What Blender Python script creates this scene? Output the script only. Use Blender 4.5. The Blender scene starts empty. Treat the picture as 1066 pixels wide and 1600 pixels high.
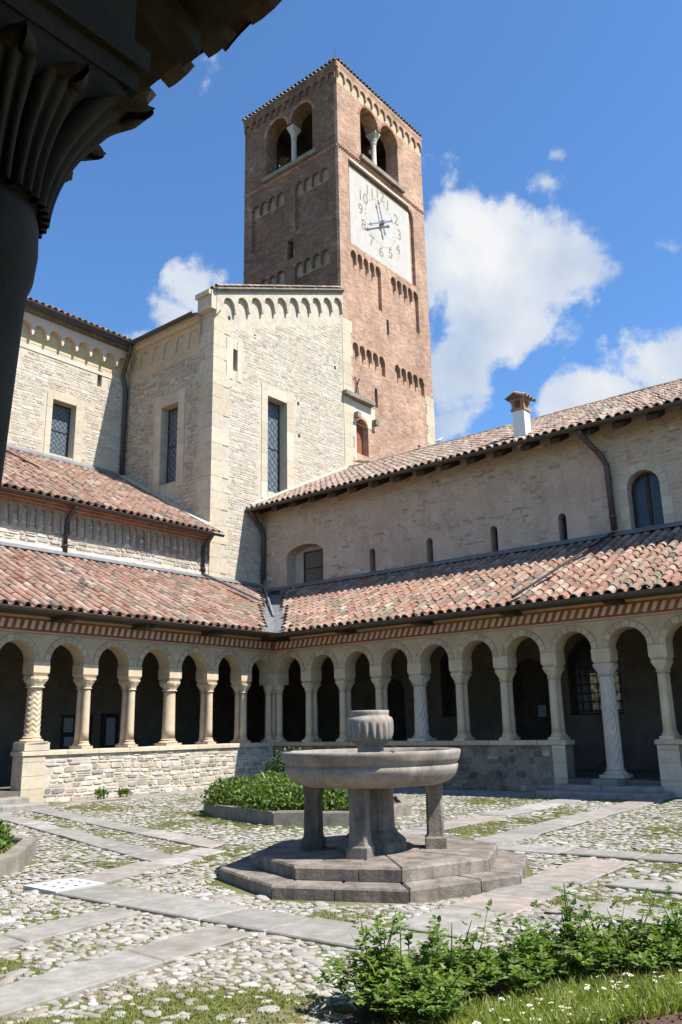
import bpy, math, random
from mathutils import Vector, Matrix
from mathutils import noise as mnoise
from mathutils.geometry import tessellate_polygon
from math import sin, cos, pi, radians, sqrt, atan2
R = random.Random(7)
SC = bpy.context.scene
COL = SC.collection

# ------------------------------------------------------------------ camera
CAM = Vector((19.754, -20.488, 1.7)); YAW, PITCH, ROLL, FPX = 0.683917, 0.254942, -0.0200829, 1296.6
fw = Vector((-sin(YAW)*cos(PITCH), cos(YAW)*cos(PITCH), sin(PITCH)))
r0 = Vector((cos(YAW), sin(YAW), 0)); u0 = r0.cross(fw)
rt = r0*cos(ROLL) + u0*sin(ROLL); up = u0*cos(ROLL) - r0*sin(ROLL)
cd = bpy.data.cameras.new('camera'); cam = bpy.data.objects.new('camera', cd); COL.objects.link(cam)
cam.matrix_world = Matrix(((rt.x, up.x, -fw.x, CAM.x), (rt.y, up.y, -fw.y, CAM.y), (rt.z, up.z, -fw.z, CAM.z), (0, 0, 0, 1)))
cd.sensor_fit = 'VERTICAL'; cd.sensor_height = 36.0; cd.lens = FPX/1600*36.0
cd.clip_start = 0.05; cd.clip_end = 2000
SC.camera = cam
def ray(px, py): return (fw + rt*((px-533)/FPX) - up*((py-800)/FPX)).normalized()
def proj(p):
    d = Vector(p)-CAM; z = d.dot(fw)
    if z < .05: return None
    return 533+FPX*d.dot(rt)/z, 800-FPX*d.dot(up)/z, z
def inframe(p, m=40):
    q = proj(p)
    return q is not None and -m < q[0] < 1066+m and -m < q[1] < 1600+m

# ------------------------------------------------------------------ light
SUN = Vector((0.66, 0.165, 1.0)).normalized()
W = bpy.data.worlds.new('World'); SC.world = W; W.use_nodes = True
SKY_STRENGTH = 0.095; SUN_STRENGTH = 5.0; EXPOSURE = 0.92
sd = bpy.data.lights.new('sun', 'SUN'); sd.energy = SUN_STRENGTH; sd.angle = radians(0.53); sd.color = (1, .955, .88)
sun = bpy.data.objects.new('sun', sd); COL.objects.link(sun)
sun.rotation_euler = SUN.to_track_quat('Z', 'Y').to_euler(); sun.location = (10, 0, 60)
SC.view_settings.view_transform = 'Standard'; SC.view_settings.look = 'None'
SC.view_settings.exposure = EXPOSURE; SC.view_settings.gamma = 1; SC.view_settings.use_curve_mapping = False
SC.cycles.max_bounces = 6; SC.cycles.diffuse_bounces = 3

class NT:
    """tiny node-graph helper"""
    def __init__(s, tree): s.t = tree; s.n = tree.nodes; s.l = tree.links
    def node(s, ty, ins=None, **kw):
        n = s.n.new(ty)
        for k, v in kw.items(): setattr(n, k, v)
        for k, v in (ins or {}).items():
            sock = n.inputs[k]
            if isinstance(v, bpy.types.NodeSocket): s.l.new(v, sock)
            else: sock.default_value = v
        return n
    def math(s, op, a, b=0.0, c=None, clamp=False):
        ins = {0: a, 1: b}
        if c is not None: ins[2] = c
        return s.node('ShaderNodeMath', ins, operation=op, use_clamp=clamp).outputs[0]
    def vm(s, op, a, b=(0, 0, 0), out=0):
        return s.node('ShaderNodeVectorMath', {0: a, 1: b}, operation=op).outputs[out]
    def noise(s, vec, scale, detail=4, rough=.55, out=0, dist=0.0):
        return s.node('ShaderNodeTexNoise', {'Vector': vec, 'Scale': scale, 'Detail': detail, 'Roughness': rough, 'Distortion': dist}).outputs[out]
    def ramp(s, fac, stops, interp='LINEAR'):
        n = s.node('ShaderNodeValToRGB', {0: fac}); cr = n.color_ramp; cr.interpolation = interp
        while len(cr.elements) > 1: cr.elements.remove(cr.elements[-1])
        cr.elements[0].position = stops[0][0]; cr.elements[0].color = c4(stops[0][1])
        for p, c in stops[1:]: cr.elements.new(p).color = c4(c)
        return n.outputs[0]
    def mix(s, f, a, b, mode='MIX'):
        n = s.node('ShaderNodeMix', data_type='RGBA', blend_type=mode)
        for i, v in ((0, f), (6, a), (7, b)):
            if isinstance(v, bpy.types.NodeSocket): s.l.new(v, n.inputs[i])
            else: n.inputs[i].default_value = v if i == 0 else c4(v)
        return n.outputs[2]
    def maprange(s, v, a, b, c=0.0, d=1.0):
        return s.node('ShaderNodeMapRange', {0: v, 1: a, 2: b, 3: c, 4: d}).outputs[0]
def c4(c):
    if isinstance(c, (int, float)): return (c, c, c, 1)
    return tuple(c) if len(c) == 4 else (*c, 1)

def build_world():
    g = NT(W.node_tree); g.n.clear()
    out = g.node('ShaderNodeOutputWorld')
    sky = g.node('ShaderNodeTexSky', sky_type='NISHITA', sun_disc=False, sun_elevation=math.asin(SUN.z),
                 sun_rotation=atan2(SUN.x, SUN.y), altitude=300, air_density=1.0, dust_density=0.3, ozone_density=2.6)
    skyc = g.mix(1.0, sky.outputs[0], (.70, 1.0, 1.25), 'MULTIPLY')
    D = g.node('ShaderNodeTexCoord').outputs['Generated']
    # puffs of cumulus: (pixel x, pixel y, half width, half height, weight)
    puffs = [(735, 350, 95, 50, 1.0), (800, 420, 120, 80, 1.05), (750, 480, 120, 110, 1.0), (705, 600, 85, 125, 1.05), (660, 560, 80, 170, .8), (860, 420, 60, 40, .9), (690, 420, 90, 120, 1.0),
             (950, 620, 120, 45, 1.05), (1040, 570, 90, 60, 1.1), (1100, 600, 150, 90, 1.0), (880, 640, 60, 25, .9), (820, 640, 60, 18, .6),
             (310, 455, 50, 48, .74), (275, 500, 55, 50, .62), (370, 480, 60, 40, .72), (225, 525, 60, 22, .5),
             (850, 285, 50, 30, .60), (868, 240, 34, 20, .55), (1040, 385, 46, 20, .55), (325, 85, 50, 55, .56), (660, 270, 22, 45, .5), (935, 470, 16, 16, .36)]
    m = None
    for px, py, w, h, k in puffs:
        c = ray(px, py); rr = (rt - c*rt.dot(c)).normalized(); uu = rr.cross(c)*-1
        a = g.math('MULTIPLY', g.vm('DOT_PRODUCT', D, tuple(rr), 1), FPX/w)
        b = g.math('MULTIPLY', g.vm('DOT_PRODUCT', D, tuple(uu), 1), FPX/h)
        q = g.math('SQRT', g.math('ADD', g.math('MULTIPLY', a, a), g.math('MULTIPLY', b, b)))
        front = g.math('GREATER_THAN', g.vm('DOT_PRODUCT', D, tuple(c), 1), 0.2)
        v = g.math('MULTIPLY', g.maprange(q, 0.0, 1.6, k, 0.0), front)
        m = v if m is None else g.math('MAXIMUM', m, v)
    # the same sort of cumulus goes on over the rest of the sky
    rest = g.maprange(g.noise(D, 2.6, 3, .5), .54, .72, 0.0, .75)
    seen = g.maprange(g.vm('DOT_PRODUCT', D, tuple(fw), 1), .76, .86, 1.0, 0.0)
    m = g.math('MAXIMUM', m, g.math('MULTIPLY', rest, seen))
    n1 = g.noise(D, 9.0, 8, .58, dist=.25); n2 = g.noise(D, 30.0, 6, .6)
    f = g.math('ADD', m, g.math('MULTIPLY', g.math('SUBTRACT', n1, .5), 1.7))
    f = g.math('ADD', f, g.math('MULTIPLY', g.math('SUBTRACT', n2, .5), .7))
    f = g.math('MULTIPLY', f, g.maprange(m, 0.02, .2))
    mask = g.node('ShaderNodeMapRange', {0: f, 1: .33, 2: .64}, interpolation_type='SMOOTHSTEP').outputs[0]
    shade = g.maprange(g.noise(g.vm('ADD', D, (.03, .01, .05)), 7.0, 5, .5), .34, .66)
    ccol = g.mix(shade, (.50, .62, .80), (1.0, 1.0, 1.0))
    ccol = g.mix(g.maprange(f, .5, .95), g.mix(.4, ccol, (.62, .74, .92)), ccol)
    b1 = g.node('ShaderNodeBackground', {0: skyc, 1: SKY_STRENGTH})
    b2 = g.node('ShaderNodeBackground', {0: ccol, 1: .50})
    mx = g.node('ShaderNodeMixShader', {0: g.math('MULTIPLY', mask, .96), 1: b1.outputs[0], 2: b2.outputs[0]})
    g.l.new(mx.outputs[0], out.inputs[0])
build_world()

# ------------------------------------------------------------------ materials
MATS = {}
def base_mat(name):
    m = bpy.data.materials.new(name); m.use_nodes = True
    g = NT(m.node_tree); g.n.clear()
    g.out = g.node('ShaderNodeOutputMaterial'); g.bs = g.node('ShaderNodeBsdfPrincipled')
    g.l.new(g.bs.outputs[0], g.out.inputs[0])
    g.geo = g.node('ShaderNodeNewGeometry'); g.P = g.geo.outputs['Position']
    MATS[name] = m
    return m, g
def setc(g, col, rough=.85, spec=.3, bump=None, bs=.5, bd=.02, metal=0.0):
    if isinstance(col, bpy.types.NodeSocket): g.l.new(col, g.bs.inputs['Base Color'])
    else: g.bs.inputs['Base Color'].default_value = c4(col)
    if isinstance(rough, bpy.types.NodeSocket): g.l.new(rough, g.bs.inputs['Roughness'])
    else: g.bs.inputs['Roughness'].default_value = rough
    g.bs.inputs['Specular IOR Level'].default_value = spec; g.bs.inputs['Metallic'].default_value = metal
    if bump is not None:
        b = g.node('ShaderNodeBump', {'Strength': bs, 'Distance': bd, 'Height': bump}); g.l.new(b.outputs[0], g.bs.inputs['Normal'])
def rnd(g, src):
    if src == 'object': return g.node('ShaderNodeObjectInfo').outputs['Random']
    return g.geo.outputs['Random Per Island']
def planar(g):
    """metres along the wall and up it, whichever way the wall faces"""
    N = g.node('ShaderNodeSeparateXYZ', {0: g.geo.outputs['True Normal']}); P = g.node('ShaderNodeSeparateXYZ', {0: g.P})
    a = g.math('GREATER_THAN', g.math('ABSOLUTE', N.outputs[0]), .5)
    u = g.math('ADD', g.math('MULTIPLY', P.outputs[1], a), g.math('MULTIPLY', P.outputs[0], g.math('SUBTRACT', 1.0, a)))
    return g.node('ShaderNodeCombineXYZ', {0: u, 1: P.outputs[2], 2: 0.0}).outputs[0], P

def pieces_mat(name, stops, src, mott=.3, rough=.88, bscale=30, bs=.4, stain=None, dirt=(.16, .13, .1), dirt_amt=.0, spec=.3):
    """a material for many alike pieces: each piece takes its own colour off the ramp"""
    m, g = base_mat(name)
    col = g.ramp(rnd(g, src), stops)
    n = g.noise(g.P, 5.0, 6, .65); n2 = g.noise(g.P, bscale, 5, .7)
    col = g.mix(mott, col, g.ramp(n, [(.3, .42), (.7, 1.25)]), 'MULTIPLY')
    col = g.mix(.35, col, g.ramp(n2, [(.3, .6), (.7, 1.2)]), 'MULTIPLY')
    if dirt_amt: col = g.mix(g.math('MULTIPLY', g.maprange(g.noise(g.P, 1.1, 6, .7), .48, .68), dirt_amt), col, dirt)
    if stain: col = stain(g, col)
    setc(g, col, rough, spec, n2, bs, .012)
    return m
def plain_mat(name, a, b, scale=4, rough=.85, bscale=40, bs=.3, spec=.3, dirt=None, dirt_amt=.4, dscale=1.2, metal=0, streak=0):
    m, g = base_mat(name)
    n = g.noise(g.P, scale, 7, .62); n2 = g.noise(g.P, bscale, 5, .65)
    col = g.mix(g.maprange(n, .32, .68), a, b)
    col = g.mix(.3, col, g.ramp(n2, [(.3, .6), (.7, 1.25)]), 'MULTIPLY')
    if streak:
        sv = g.vm('MULTIPLY', g.P, (3.5, 3.5, .35))
        col = g.mix(g.math('MULTIPLY', g.maprange(g.noise(sv, 1.6, 6, .7), .5, .72), streak), col, dirt or (.08, .07, .06))
    if dirt: col = g.mix(g.math('MULTIPLY', g.maprange(g.noise(g.P, dscale, 7, .7), .46, .7), dirt_amt), col, dirt)
    setc(g, col, rough, spec, n2, bs, .01, metal)
    return m

PALE = [(0, (.38, .325, .25)), (.2, (.50, .45, .36)), (.45, (.58, .53, .44)), (.65, (.47, .415, .335)), (.84, (.46, .36, .275)), (.9, (.62, .58, .51)), (1, (.42, .375, .31))]
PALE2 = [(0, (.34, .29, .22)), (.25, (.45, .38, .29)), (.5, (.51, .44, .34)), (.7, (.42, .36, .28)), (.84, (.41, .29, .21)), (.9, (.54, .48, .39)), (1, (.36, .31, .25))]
RUB = [(0, (.30, .25, .20)), (.2, (.50, .43, .33)), (.4, (.60, .54, .44)), (.55, (.42, .385, .335)), (.72, (.66, .62, .55)), (.84, (.43, .31, .23)), (.92, (.27, .245, .22)), (1, (.56, .475, .35))]
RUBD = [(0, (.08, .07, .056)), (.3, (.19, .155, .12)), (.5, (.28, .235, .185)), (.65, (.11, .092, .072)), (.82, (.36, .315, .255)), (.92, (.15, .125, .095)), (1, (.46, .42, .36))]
TILE = [(0, (.30, .145, .095)), (.14, (.37, .225, .165)), (.28, (.24, .105, .07)), (.4, (.40, .285, .215)), (.52, (.28, .16, .115)), (.62, (.43, .34, .265)), (.72, (.165, .11, .083)), (.8, (.33, .165, .11)), (.9, (.25, .195, .145)), (1, (.12, .095, .078))]
TILE2 = [(0, (.28, .165, .12)), (.2, (.39, .27, .20)), (.4, (.22, .14, .10)), (.6, (.42, .335, .26)), (.8, (.17, .125, .10)), (1, (.34, .275, .215))]
TILE3 = [(0, (.10, .06, .045)), (.5, (.14, .095, .07)), (1, (.08, .06, .05))]
COB = [(0, (.22, .205, .18)), (.2, (.37, .345, .305)), (.4, (.285, .255, .22)), (.55, (.45, .43, .40)), (.7, (.27, .26, .245)), (.8, (.32, .26, .215)), (.9, (.39, .355, .305)), (1, (.19, .18, .165))]
for src in ('object', 'island'):
    pieces_mat('pale_stone_'+src, PALE, src, .4, dirt=(.40, .30, .22), dirt_amt=.75)
    pieces_mat('monastery_stone_'+src, [(0, (.36, .265, .195)), (.3, (.45, .35, .265)), (.6, (.52, .42, .325)), (.8, (.40, .315, .245)), (.9, (.46, .32, .23)), (.96, (.58, .51, .43)), (1, (.64, .59, .52))], src, .6, dirt=(.26, .20, .15), dirt_amt=.5, bs=.6)
    pieces_mat('rubble_'+src, RUB, src, .5, dirt_amt=.35)
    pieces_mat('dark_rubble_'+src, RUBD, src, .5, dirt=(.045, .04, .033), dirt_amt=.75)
    pieces_mat('tile_'+src, TILE, src, .7, dirt=(.20, .155, .11), dirt_amt=.8, bscale=22)
    pieces_mat('old_tile_'+src, TILE2, src, .65, dirt=(.22, .185, .14), dirt_amt=.65, bscale=22)
    pieces_mat('shade_tile_'+src, TILE3, src, .5)  # shade under the near eave is put into these tile colours
    pieces_mat('cobble_'+src, COB, src, .4, rough=.85, bscale=30, dirt=(.17, .155, .085), dirt_amt=.6)
    pieces_mat('ashlar_'+src, [(0, (.47, .39, .28)), (.4, (.56, .48, .35)), (.7, (.50, .43, .33)), (1, (.60, .53, .41))], src, .3, bs=.25, dirt=(.40, .33, .24), dirt_amt=.4)
    pieces_mat('flag_'+src, [(0, (.235, .22, .195)), (.4, (.30, .285, .255)), (.7, (.265, .24, .21)), (.85, (.32, .265, .225)), (1, (.36, .345, .32))], src, .55, bscale=14, bs=.4, dirt=(.17, .155, .13), dirt_amt=.7)
    pieces_mat('voussoir_'+src, [(0, (.47, .36, .235)), (.5, (.55, .435, .30)), (1, (.40, .31, .21))], src, .35, bs=.2, dirt=(.33, .27, .2), dirt_amt=.4)
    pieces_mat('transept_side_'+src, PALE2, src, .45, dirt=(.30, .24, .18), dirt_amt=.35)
plain_mat('mortar_pale', (.42, .365, .285), (.53, .475, .385), 3, dirt=(.36, .28, .2), dirt_amt=.5)
plain_mat('worn_render', (.40, .35, .28), (.54, .49, .41), 5, bs=.5, dirt=(.33, .235, .165), dirt_amt=.6, dscale=2.4)
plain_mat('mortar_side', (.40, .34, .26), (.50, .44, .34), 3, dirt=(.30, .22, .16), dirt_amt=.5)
plain_mat('mortar_rubble', (.38, .335, .27), (.55, .50, .42), 6, dirt=(.22, .175, .13), dirt_amt=.6)
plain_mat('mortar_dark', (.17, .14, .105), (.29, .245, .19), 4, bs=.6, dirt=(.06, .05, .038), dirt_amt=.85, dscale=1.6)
plain_mat('column_stone', (.47, .36, .24), (.59, .475, .335), 4, bs=.2, dirt=(.36, .30, .23), dirt_amt=.5)
plain_mat('column_marble', (.43, .37, .31), (.55, .485, .415), 6, bs=.2, dirt=(.34, .30, .27), dirt_amt=.5)
plain_mat('cream_plaster', (.44, .32, .195), (.55, .43, .285), 2.2, bs=.25, dirt=(.33, .25, .17), dirt_amt=.6, streak=.3)
plain_mat('old_plaster', (.27, .21, .15), (.37, .30, .215), 3, bs=.3, dirt=(.17, .11, .08), dirt_amt=.7)
plain_mat('pink_plaster', (.60, .45, .37), (.62, .53, .43), 2.0, bs=.2, dirt=(.50, .38, .28), dirt_amt=.5)
plain_mat('yellow_plaster', (.55, .40, .17), (.58, .49, .33), 3.0, bs=.2, dirt=(.46, .30, .22), dirt_amt=.6)
plain_mat('red_paint', (.24, .055, .035), (.32, .09, .06), 6, bs=.1, dirt=(.36, .22, .15), dirt_amt=.3)
plain_mat('red_line', (.34, .15, .10), (.42, .24, .17), 8, bs=.1)
plain_mat('cream_paint', (.52, .45, .31), (.60, .54, .41), 5, bs=.1, dirt=(.40, .30, .2), dirt_amt=.4)
plain_mat('dark_wood', (.035, .024, .018), (.07, .05, .036), 7, rough=.75, dirt=(.03, .02, .015))
plain_mat('door_wood', (.22, .075, .035), (.32, .13, .07), 9, rough=.7, dirt=(.10, .04, .025), streak=.5)
plain_mat('lead', (.11, .115, .125), (.19, .195, .20), 5, rough=.55, spec=.5, dirt=(.08, .08, .08))
plain_mat('gutter_metal', (.045, .033, .027), (.075, .055, .045), 8, rough=.5, spec=.5)
plain_mat('cement', (.46, .44, .40), (.58, .56, .52), 5, bs=.25, dirt=(.36, .34, .30), dirt_amt=.5)
plain_mat('lime_white', (.68, .66, .62), (.78, .76, .72), 4, bs=.15, dirt=(.55, .5, .44), dirt_amt=.4)
plain_mat('clock_plaster', (.43, .395, .36), (.49, .46, .43), 1.6, bs=.1, dirt=(.40, .34, .29), dirt_amt=.4, streak=.2)
plain_mat('clock_pink', (.58, .42, .34), (.64, .50, .42), 1.6, bs=.1)
plain_mat('numeral_paint', (.20, .16, .105), (.27, .22, .155), 6, bs=.05)
plain_mat('iron', (.10, .13, .17), (.16, .19, .23), 8, rough=.5, spec=.5, bs=.1)
plain_mat('black_iron', (.02, .02, .02), (.045, .035, .03), 9, rough=.7, bs=.2)
plain_mat('fountain_stone', (.15, .125, .102), (.285, .243, .203), 3.0, bscale=26, bs=.9, dirt=(.07, .058, .048), dirt_amt=.8, dscale=2.6, streak=.9)
plain_mat('basin_stone', (.205, .17, .138), (.385, .335, .28), 3.2, bscale=26, bs=.4, dirt=(.13, .11, .095), dirt_amt=.65, dscale=2.0, streak=.75)
plain_mat('kerb_stone', (.15, .13, .105), (.27, .24, .20), 4.0, bscale=22, bs=.5, dirt=(.16, .16, .10), dirt_amt=.6, dscale=2.2)
plain_mat('soil', (.055, .034, .024), (.115, .07, .048), 9, rough=.95, bscale=50, bs=1.0)
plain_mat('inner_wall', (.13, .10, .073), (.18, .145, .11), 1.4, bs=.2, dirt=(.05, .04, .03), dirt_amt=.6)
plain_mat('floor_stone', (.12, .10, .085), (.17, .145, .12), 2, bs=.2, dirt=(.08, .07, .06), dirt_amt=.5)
plain_mat('near_stone', (.20, .165, .125), (.30, .25, .19), 4, bs=.4, dirt=(.10, .085, .065), dirt_amt=.7)
plain_mat('shade_stone', (.036, .027, .019), (.062, .047, .033), 4, bs=.4, dirt=(.022, .018, .014), dirt_amt=.7)  # near gallery's deep shade painted into the stone colour
plain_mat('paper', (.24, .24, .26), (.3, .3, .32), 3, bs=0)
plain_mat('board_black', (.02, .02, .022), (.03, .03, .033), 3, rough=.4, bs=0)
plain_mat('pale_slab', (.40, .40, .395), (.47, .47, .46), 3, bs=.15, dirt=(.3, .29, .27), dirt_amt=.5)
plain_mat('white_marble', (.66, .66, .65), (.76, .76, .75), 3, bs=.1, dirt=(.5, .48, .45), dirt_amt=.5)
plain_mat('bird_grey', (.16, .17, .2), (.3, .3, .33), 20, bs=.1)
plain_mat('bird_white', (.7, .7, .7), (.78, .78, .78), 20, bs=.1)
plain_mat('petal', (.78, .78, .77), (.82, .82, .8), 20, bs=0)
plain_mat('pollen', (.6, .42, .04), (.7, .5, .06), 20, bs=0)
plain_mat('stem', (.10, .14, .03), (.16, .20, .05), 20, bs=0)

def brick_mat(name, c1, c2, mo, dark=.35):
    m, g = base_mat(name); uv, P = planar(g)
    warp = g.vm('MULTIPLY', g.vm('SUBTRACT', g.noise(g.P, 1.3, 2, .5, 1), (.5, .5, .5)), (.02, .008, 0))
    b = g.node('ShaderNodeTexBrick', {'Vector': g.vm('ADD', uv, warp), 'Color1': c4(c1), 'Color2': c4(c2), 'Mortar': c4(mo), 'Scale': 1.0, 'Mortar Size': .013,
               'Mortar Smooth': .3, 'Bias': -.1, 'Brick Width': .37, 'Row Height': .105}, offset=.5, squash=1.0)
    cell = g.node('ShaderNodeTexVoronoi', {'Vector': g.vm('MULTIPLY', g.P, (4, 4, 10)), 'Scale': 1.0}).outputs['Color']
    hv = g.node('ShaderNodeSeparateColor', {0: cell}).outputs[0]
    col = g.mix(.35, b.outputs[0], g.ramp(hv, [(0, (.5, .42, .4)), (.35, (1, .95, .9)), (.7, (1.25, 1.2, 1.12)), (.9, (1.5, 1.5, 1.45)), (1, (.8, .6, .55))]), 'MULTIPLY')
    n = g.noise(g.P, .55, 7, .65)
    col = g.mix(.75, col, g.ramp(n, [(.33, 1-dark), (.68, 1.22)]), 'MULTIPLY')
    col = g.mix(g.math('MULTIPLY', g.maprange(g.noise(g.vm('MULTIPLY', g.P, (1.2, 1.2, .25)), 1.3, 6, .7), .5, .72), .38), col, (.13, .10, .085))
    col = g.mix(g.math('MULTIPLY', g.maprange(g.noise(g.P, 1.7, 6, .7), .56, .7), .4), col, (.55, .46, .37))
    setc(g, col, .9, .2, g.math('SUBTRACT', g.noise(g.P, 25, 4, .6), g.math('MULTIPLY', b.outputs[1], .8)), .6, .015)
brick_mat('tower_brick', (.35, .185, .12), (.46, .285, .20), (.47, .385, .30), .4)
brick_mat('darker_brick', (.165, .08, .054), (.235, .132, .09), (.235, .17, .12), .45)  # darker brick colours for the tower's -Y face
brick_mat('shade_brick', (.10, .06, .045), (.13, .08, .06), (.1, .08, .07))  # belfry gloom painted into the brick of the far walls
brick_mat('red_brick', (.34, .12, .07), (.42, .19, .12), (.42, .34, .27), .4)

def monastery_wall():
    m, g = base_mat('monastery_plaster'); uv, P = planar(g)
    col = g.mix(g.maprange(g.noise(g.P, .7, 7, .68), .3, .7), (.42, .295, .215), (.55, .425, .33))
    col = g.mix(.5, col, g.ramp(g.noise(g.P, 14, 6, .7), [(.3, .6), (.7, 1.25)]), 'MULTIPLY')
    for sc, th, c, amt in ((5.0, .40, (.48, .41, .32), .4), (6.5, .26, (.54, .48, .40), .35), (4.2, .26, (.22, .175, .14), .7), (9.5, .30, (.36, .23, .16), .6)):
        w = g.vm('ADD', g.vm('MULTIPLY', g.P, (1, 1, 1.7)), g.vm('MULTIPLY', g.noise(g.P, 5, 3, .5, 1), (.25, .25, .25)))
        v = g.node('ShaderNodeTexVoronoi', {'Vector': w, 'Scale': sc, 'Randomness': 1.0})
        pick = g.math('GREATER_THAN', g.node('ShaderNodeSeparateColor', {0: v.outputs['Color']}).outputs[1], .55)
        f = g.math('MULTIPLY', g.math('MULTIPLY', g.maprange(v.outputs['Distance'], th, th-.10), pick), amt)
        f = g.math('MULTIPLY', f, g.maprange(g.noise(g.P, .9, 3, .5), .36, .50))
        col = g.mix(f, col, c)
    # brick courses showing through below the eaves and at the worn right end
    bb = g.node('ShaderNodeTexBrick', {'Vector': uv, 'Color1': c4((.40, .28, .2)), 'Color2': c4((.48, .37, .27)), 'Mortar': c4((.5, .43, .34)), 'Scale': 1.0, 'Mortar Size': .02, 'Mortar Smooth': .4, 'Brick Width': .5, 'Row Height': .15}, offset=.5)
    f = g.math('ADD', g.maprange(P.outputs[2], 9.7, 10.3), g.maprange(P.outputs[0], 9.8, 10.6), clamp=True)
    f = g.math('MULTIPLY', f, g.maprange(g.noise(g.P, 1.5, 5, .6), .36, .58, 0, .8))
    col = g.mix(f, col, bb.outputs[0])
    col = g.mix(g.math('MULTIPLY', g.maprange(g.noise(g.vm('MULTIPLY', g.P, (2, 2, .3)), 1.1, 6, .7), .5, .75), .4), col, (.20, .165, .135))
    setc(g, col, .92, .2, g.noise(g.P, 16, 6, .7), .7, .02)
monastery_wall()

def ground_mat():
    m, g = base_mat('moss_and_earth')
    n = g.noise(g.P, .8, 6, .6); n2 = g.noise(g.P, 14, 6, .7)
    col = g.mix(g.maprange(n2, .35, .65), (.15, .125, .08), (.27, .23, .165))
    col = g.mix(g.math('MULTIPLY', g.maprange(n, .38, .54), g.maprange(n2, .30, .55, .35, 1)), col, (.10, .125, .03))
    setc(g, col, .95, .1, n2, 1.0, .03)
ground_mat()

def leaf_mat(name, stops, trans=.25):
    m, g = base_mat(name)
    col = g.ramp(rnd(g, 'island'), stops)
    col = g.mix(.4, col, g.ramp(g.noise(g.P, 6, 3, .5), [(.35, .6), (.65, 1.3)]), 'MULTIPLY')
    setc(g, col, .5, .35)
    t = g.node('ShaderNodeBsdfTranslucent', {0: g.mix(1, col, (1.3, 1.5, .5), 'MULTIPLY')})
    mx = g.node('ShaderNodeMixShader', {0: trans, 1: g.bs.outputs[0], 2: t.outputs[0]}); g.l.new(mx.outputs[0], g.out.inputs[0])
leaf_mat('leaf_rose', [(0, (.06, .11, .022)), (.35, (.11, .18, .034)), (.7, (.16, .235, .045)), (.9, (.23, .30, .065)), (1, (.22, .16, .07))], .42)
leaf_mat('leaf_box', [(0, (.04, .075, .015)), (.4, (.075, .135, .022)), (.75, (.14, .21, .035)), (1, (.24, .29, .06))], .35)
leaf_mat('leaf_dark', [(0, (.018, .04, .012)), (.6, (.03, .07, .018)), (1, (.05, .10, .03))], .15)
leaf_mat('leaf_iris', [(0, (.20, .26, .06)), (.6, (.30, .34, .09)), (1, (.12, .2, .04))])
leaf_mat('grass_blade', [(0, (.13, .18, .035)), (.5, (.22, .27, .06)), (.85, (.30, .32, .10)), (1, (.40, .33, .17))], .4)
leaf_mat('moss_blade', [(0, (.12, .14, .026)), (.5, (.19, .205, .045)), (1, (.25, .225, .08))], .25)

def glass_mat(name, tint, rough):
    m, g = base_mat(name); n = g.noise(g.P, 9, 3, .5)
    col = g.mix(g.maprange(n, .35, .65), tint, tuple(c*1.7 for c in tint)); setc(g, col, rough, .45, n, .25, .01)
glass_mat('leaded_glass', (.085, .105, .125), .3); glass_mat('dark_glass', (.02, .023, .03), .25)
m_, g_ = base_mat('lit_pane'); setc(g_, (.2, .2, .2), .5); g_.bs.inputs['Emission Color'].default_value = c4((.85, .75, .4))
g_.bs.inputs['Emission Strength'].default_value = .05
g_.l.new(g_.ramp(g_.noise(g_.P, 5, 4, .6), [(.4, (.04, .035, .02)), (.6, (.9, .8, .45))]), g_.bs.inputs['Emission Color'])

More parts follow.
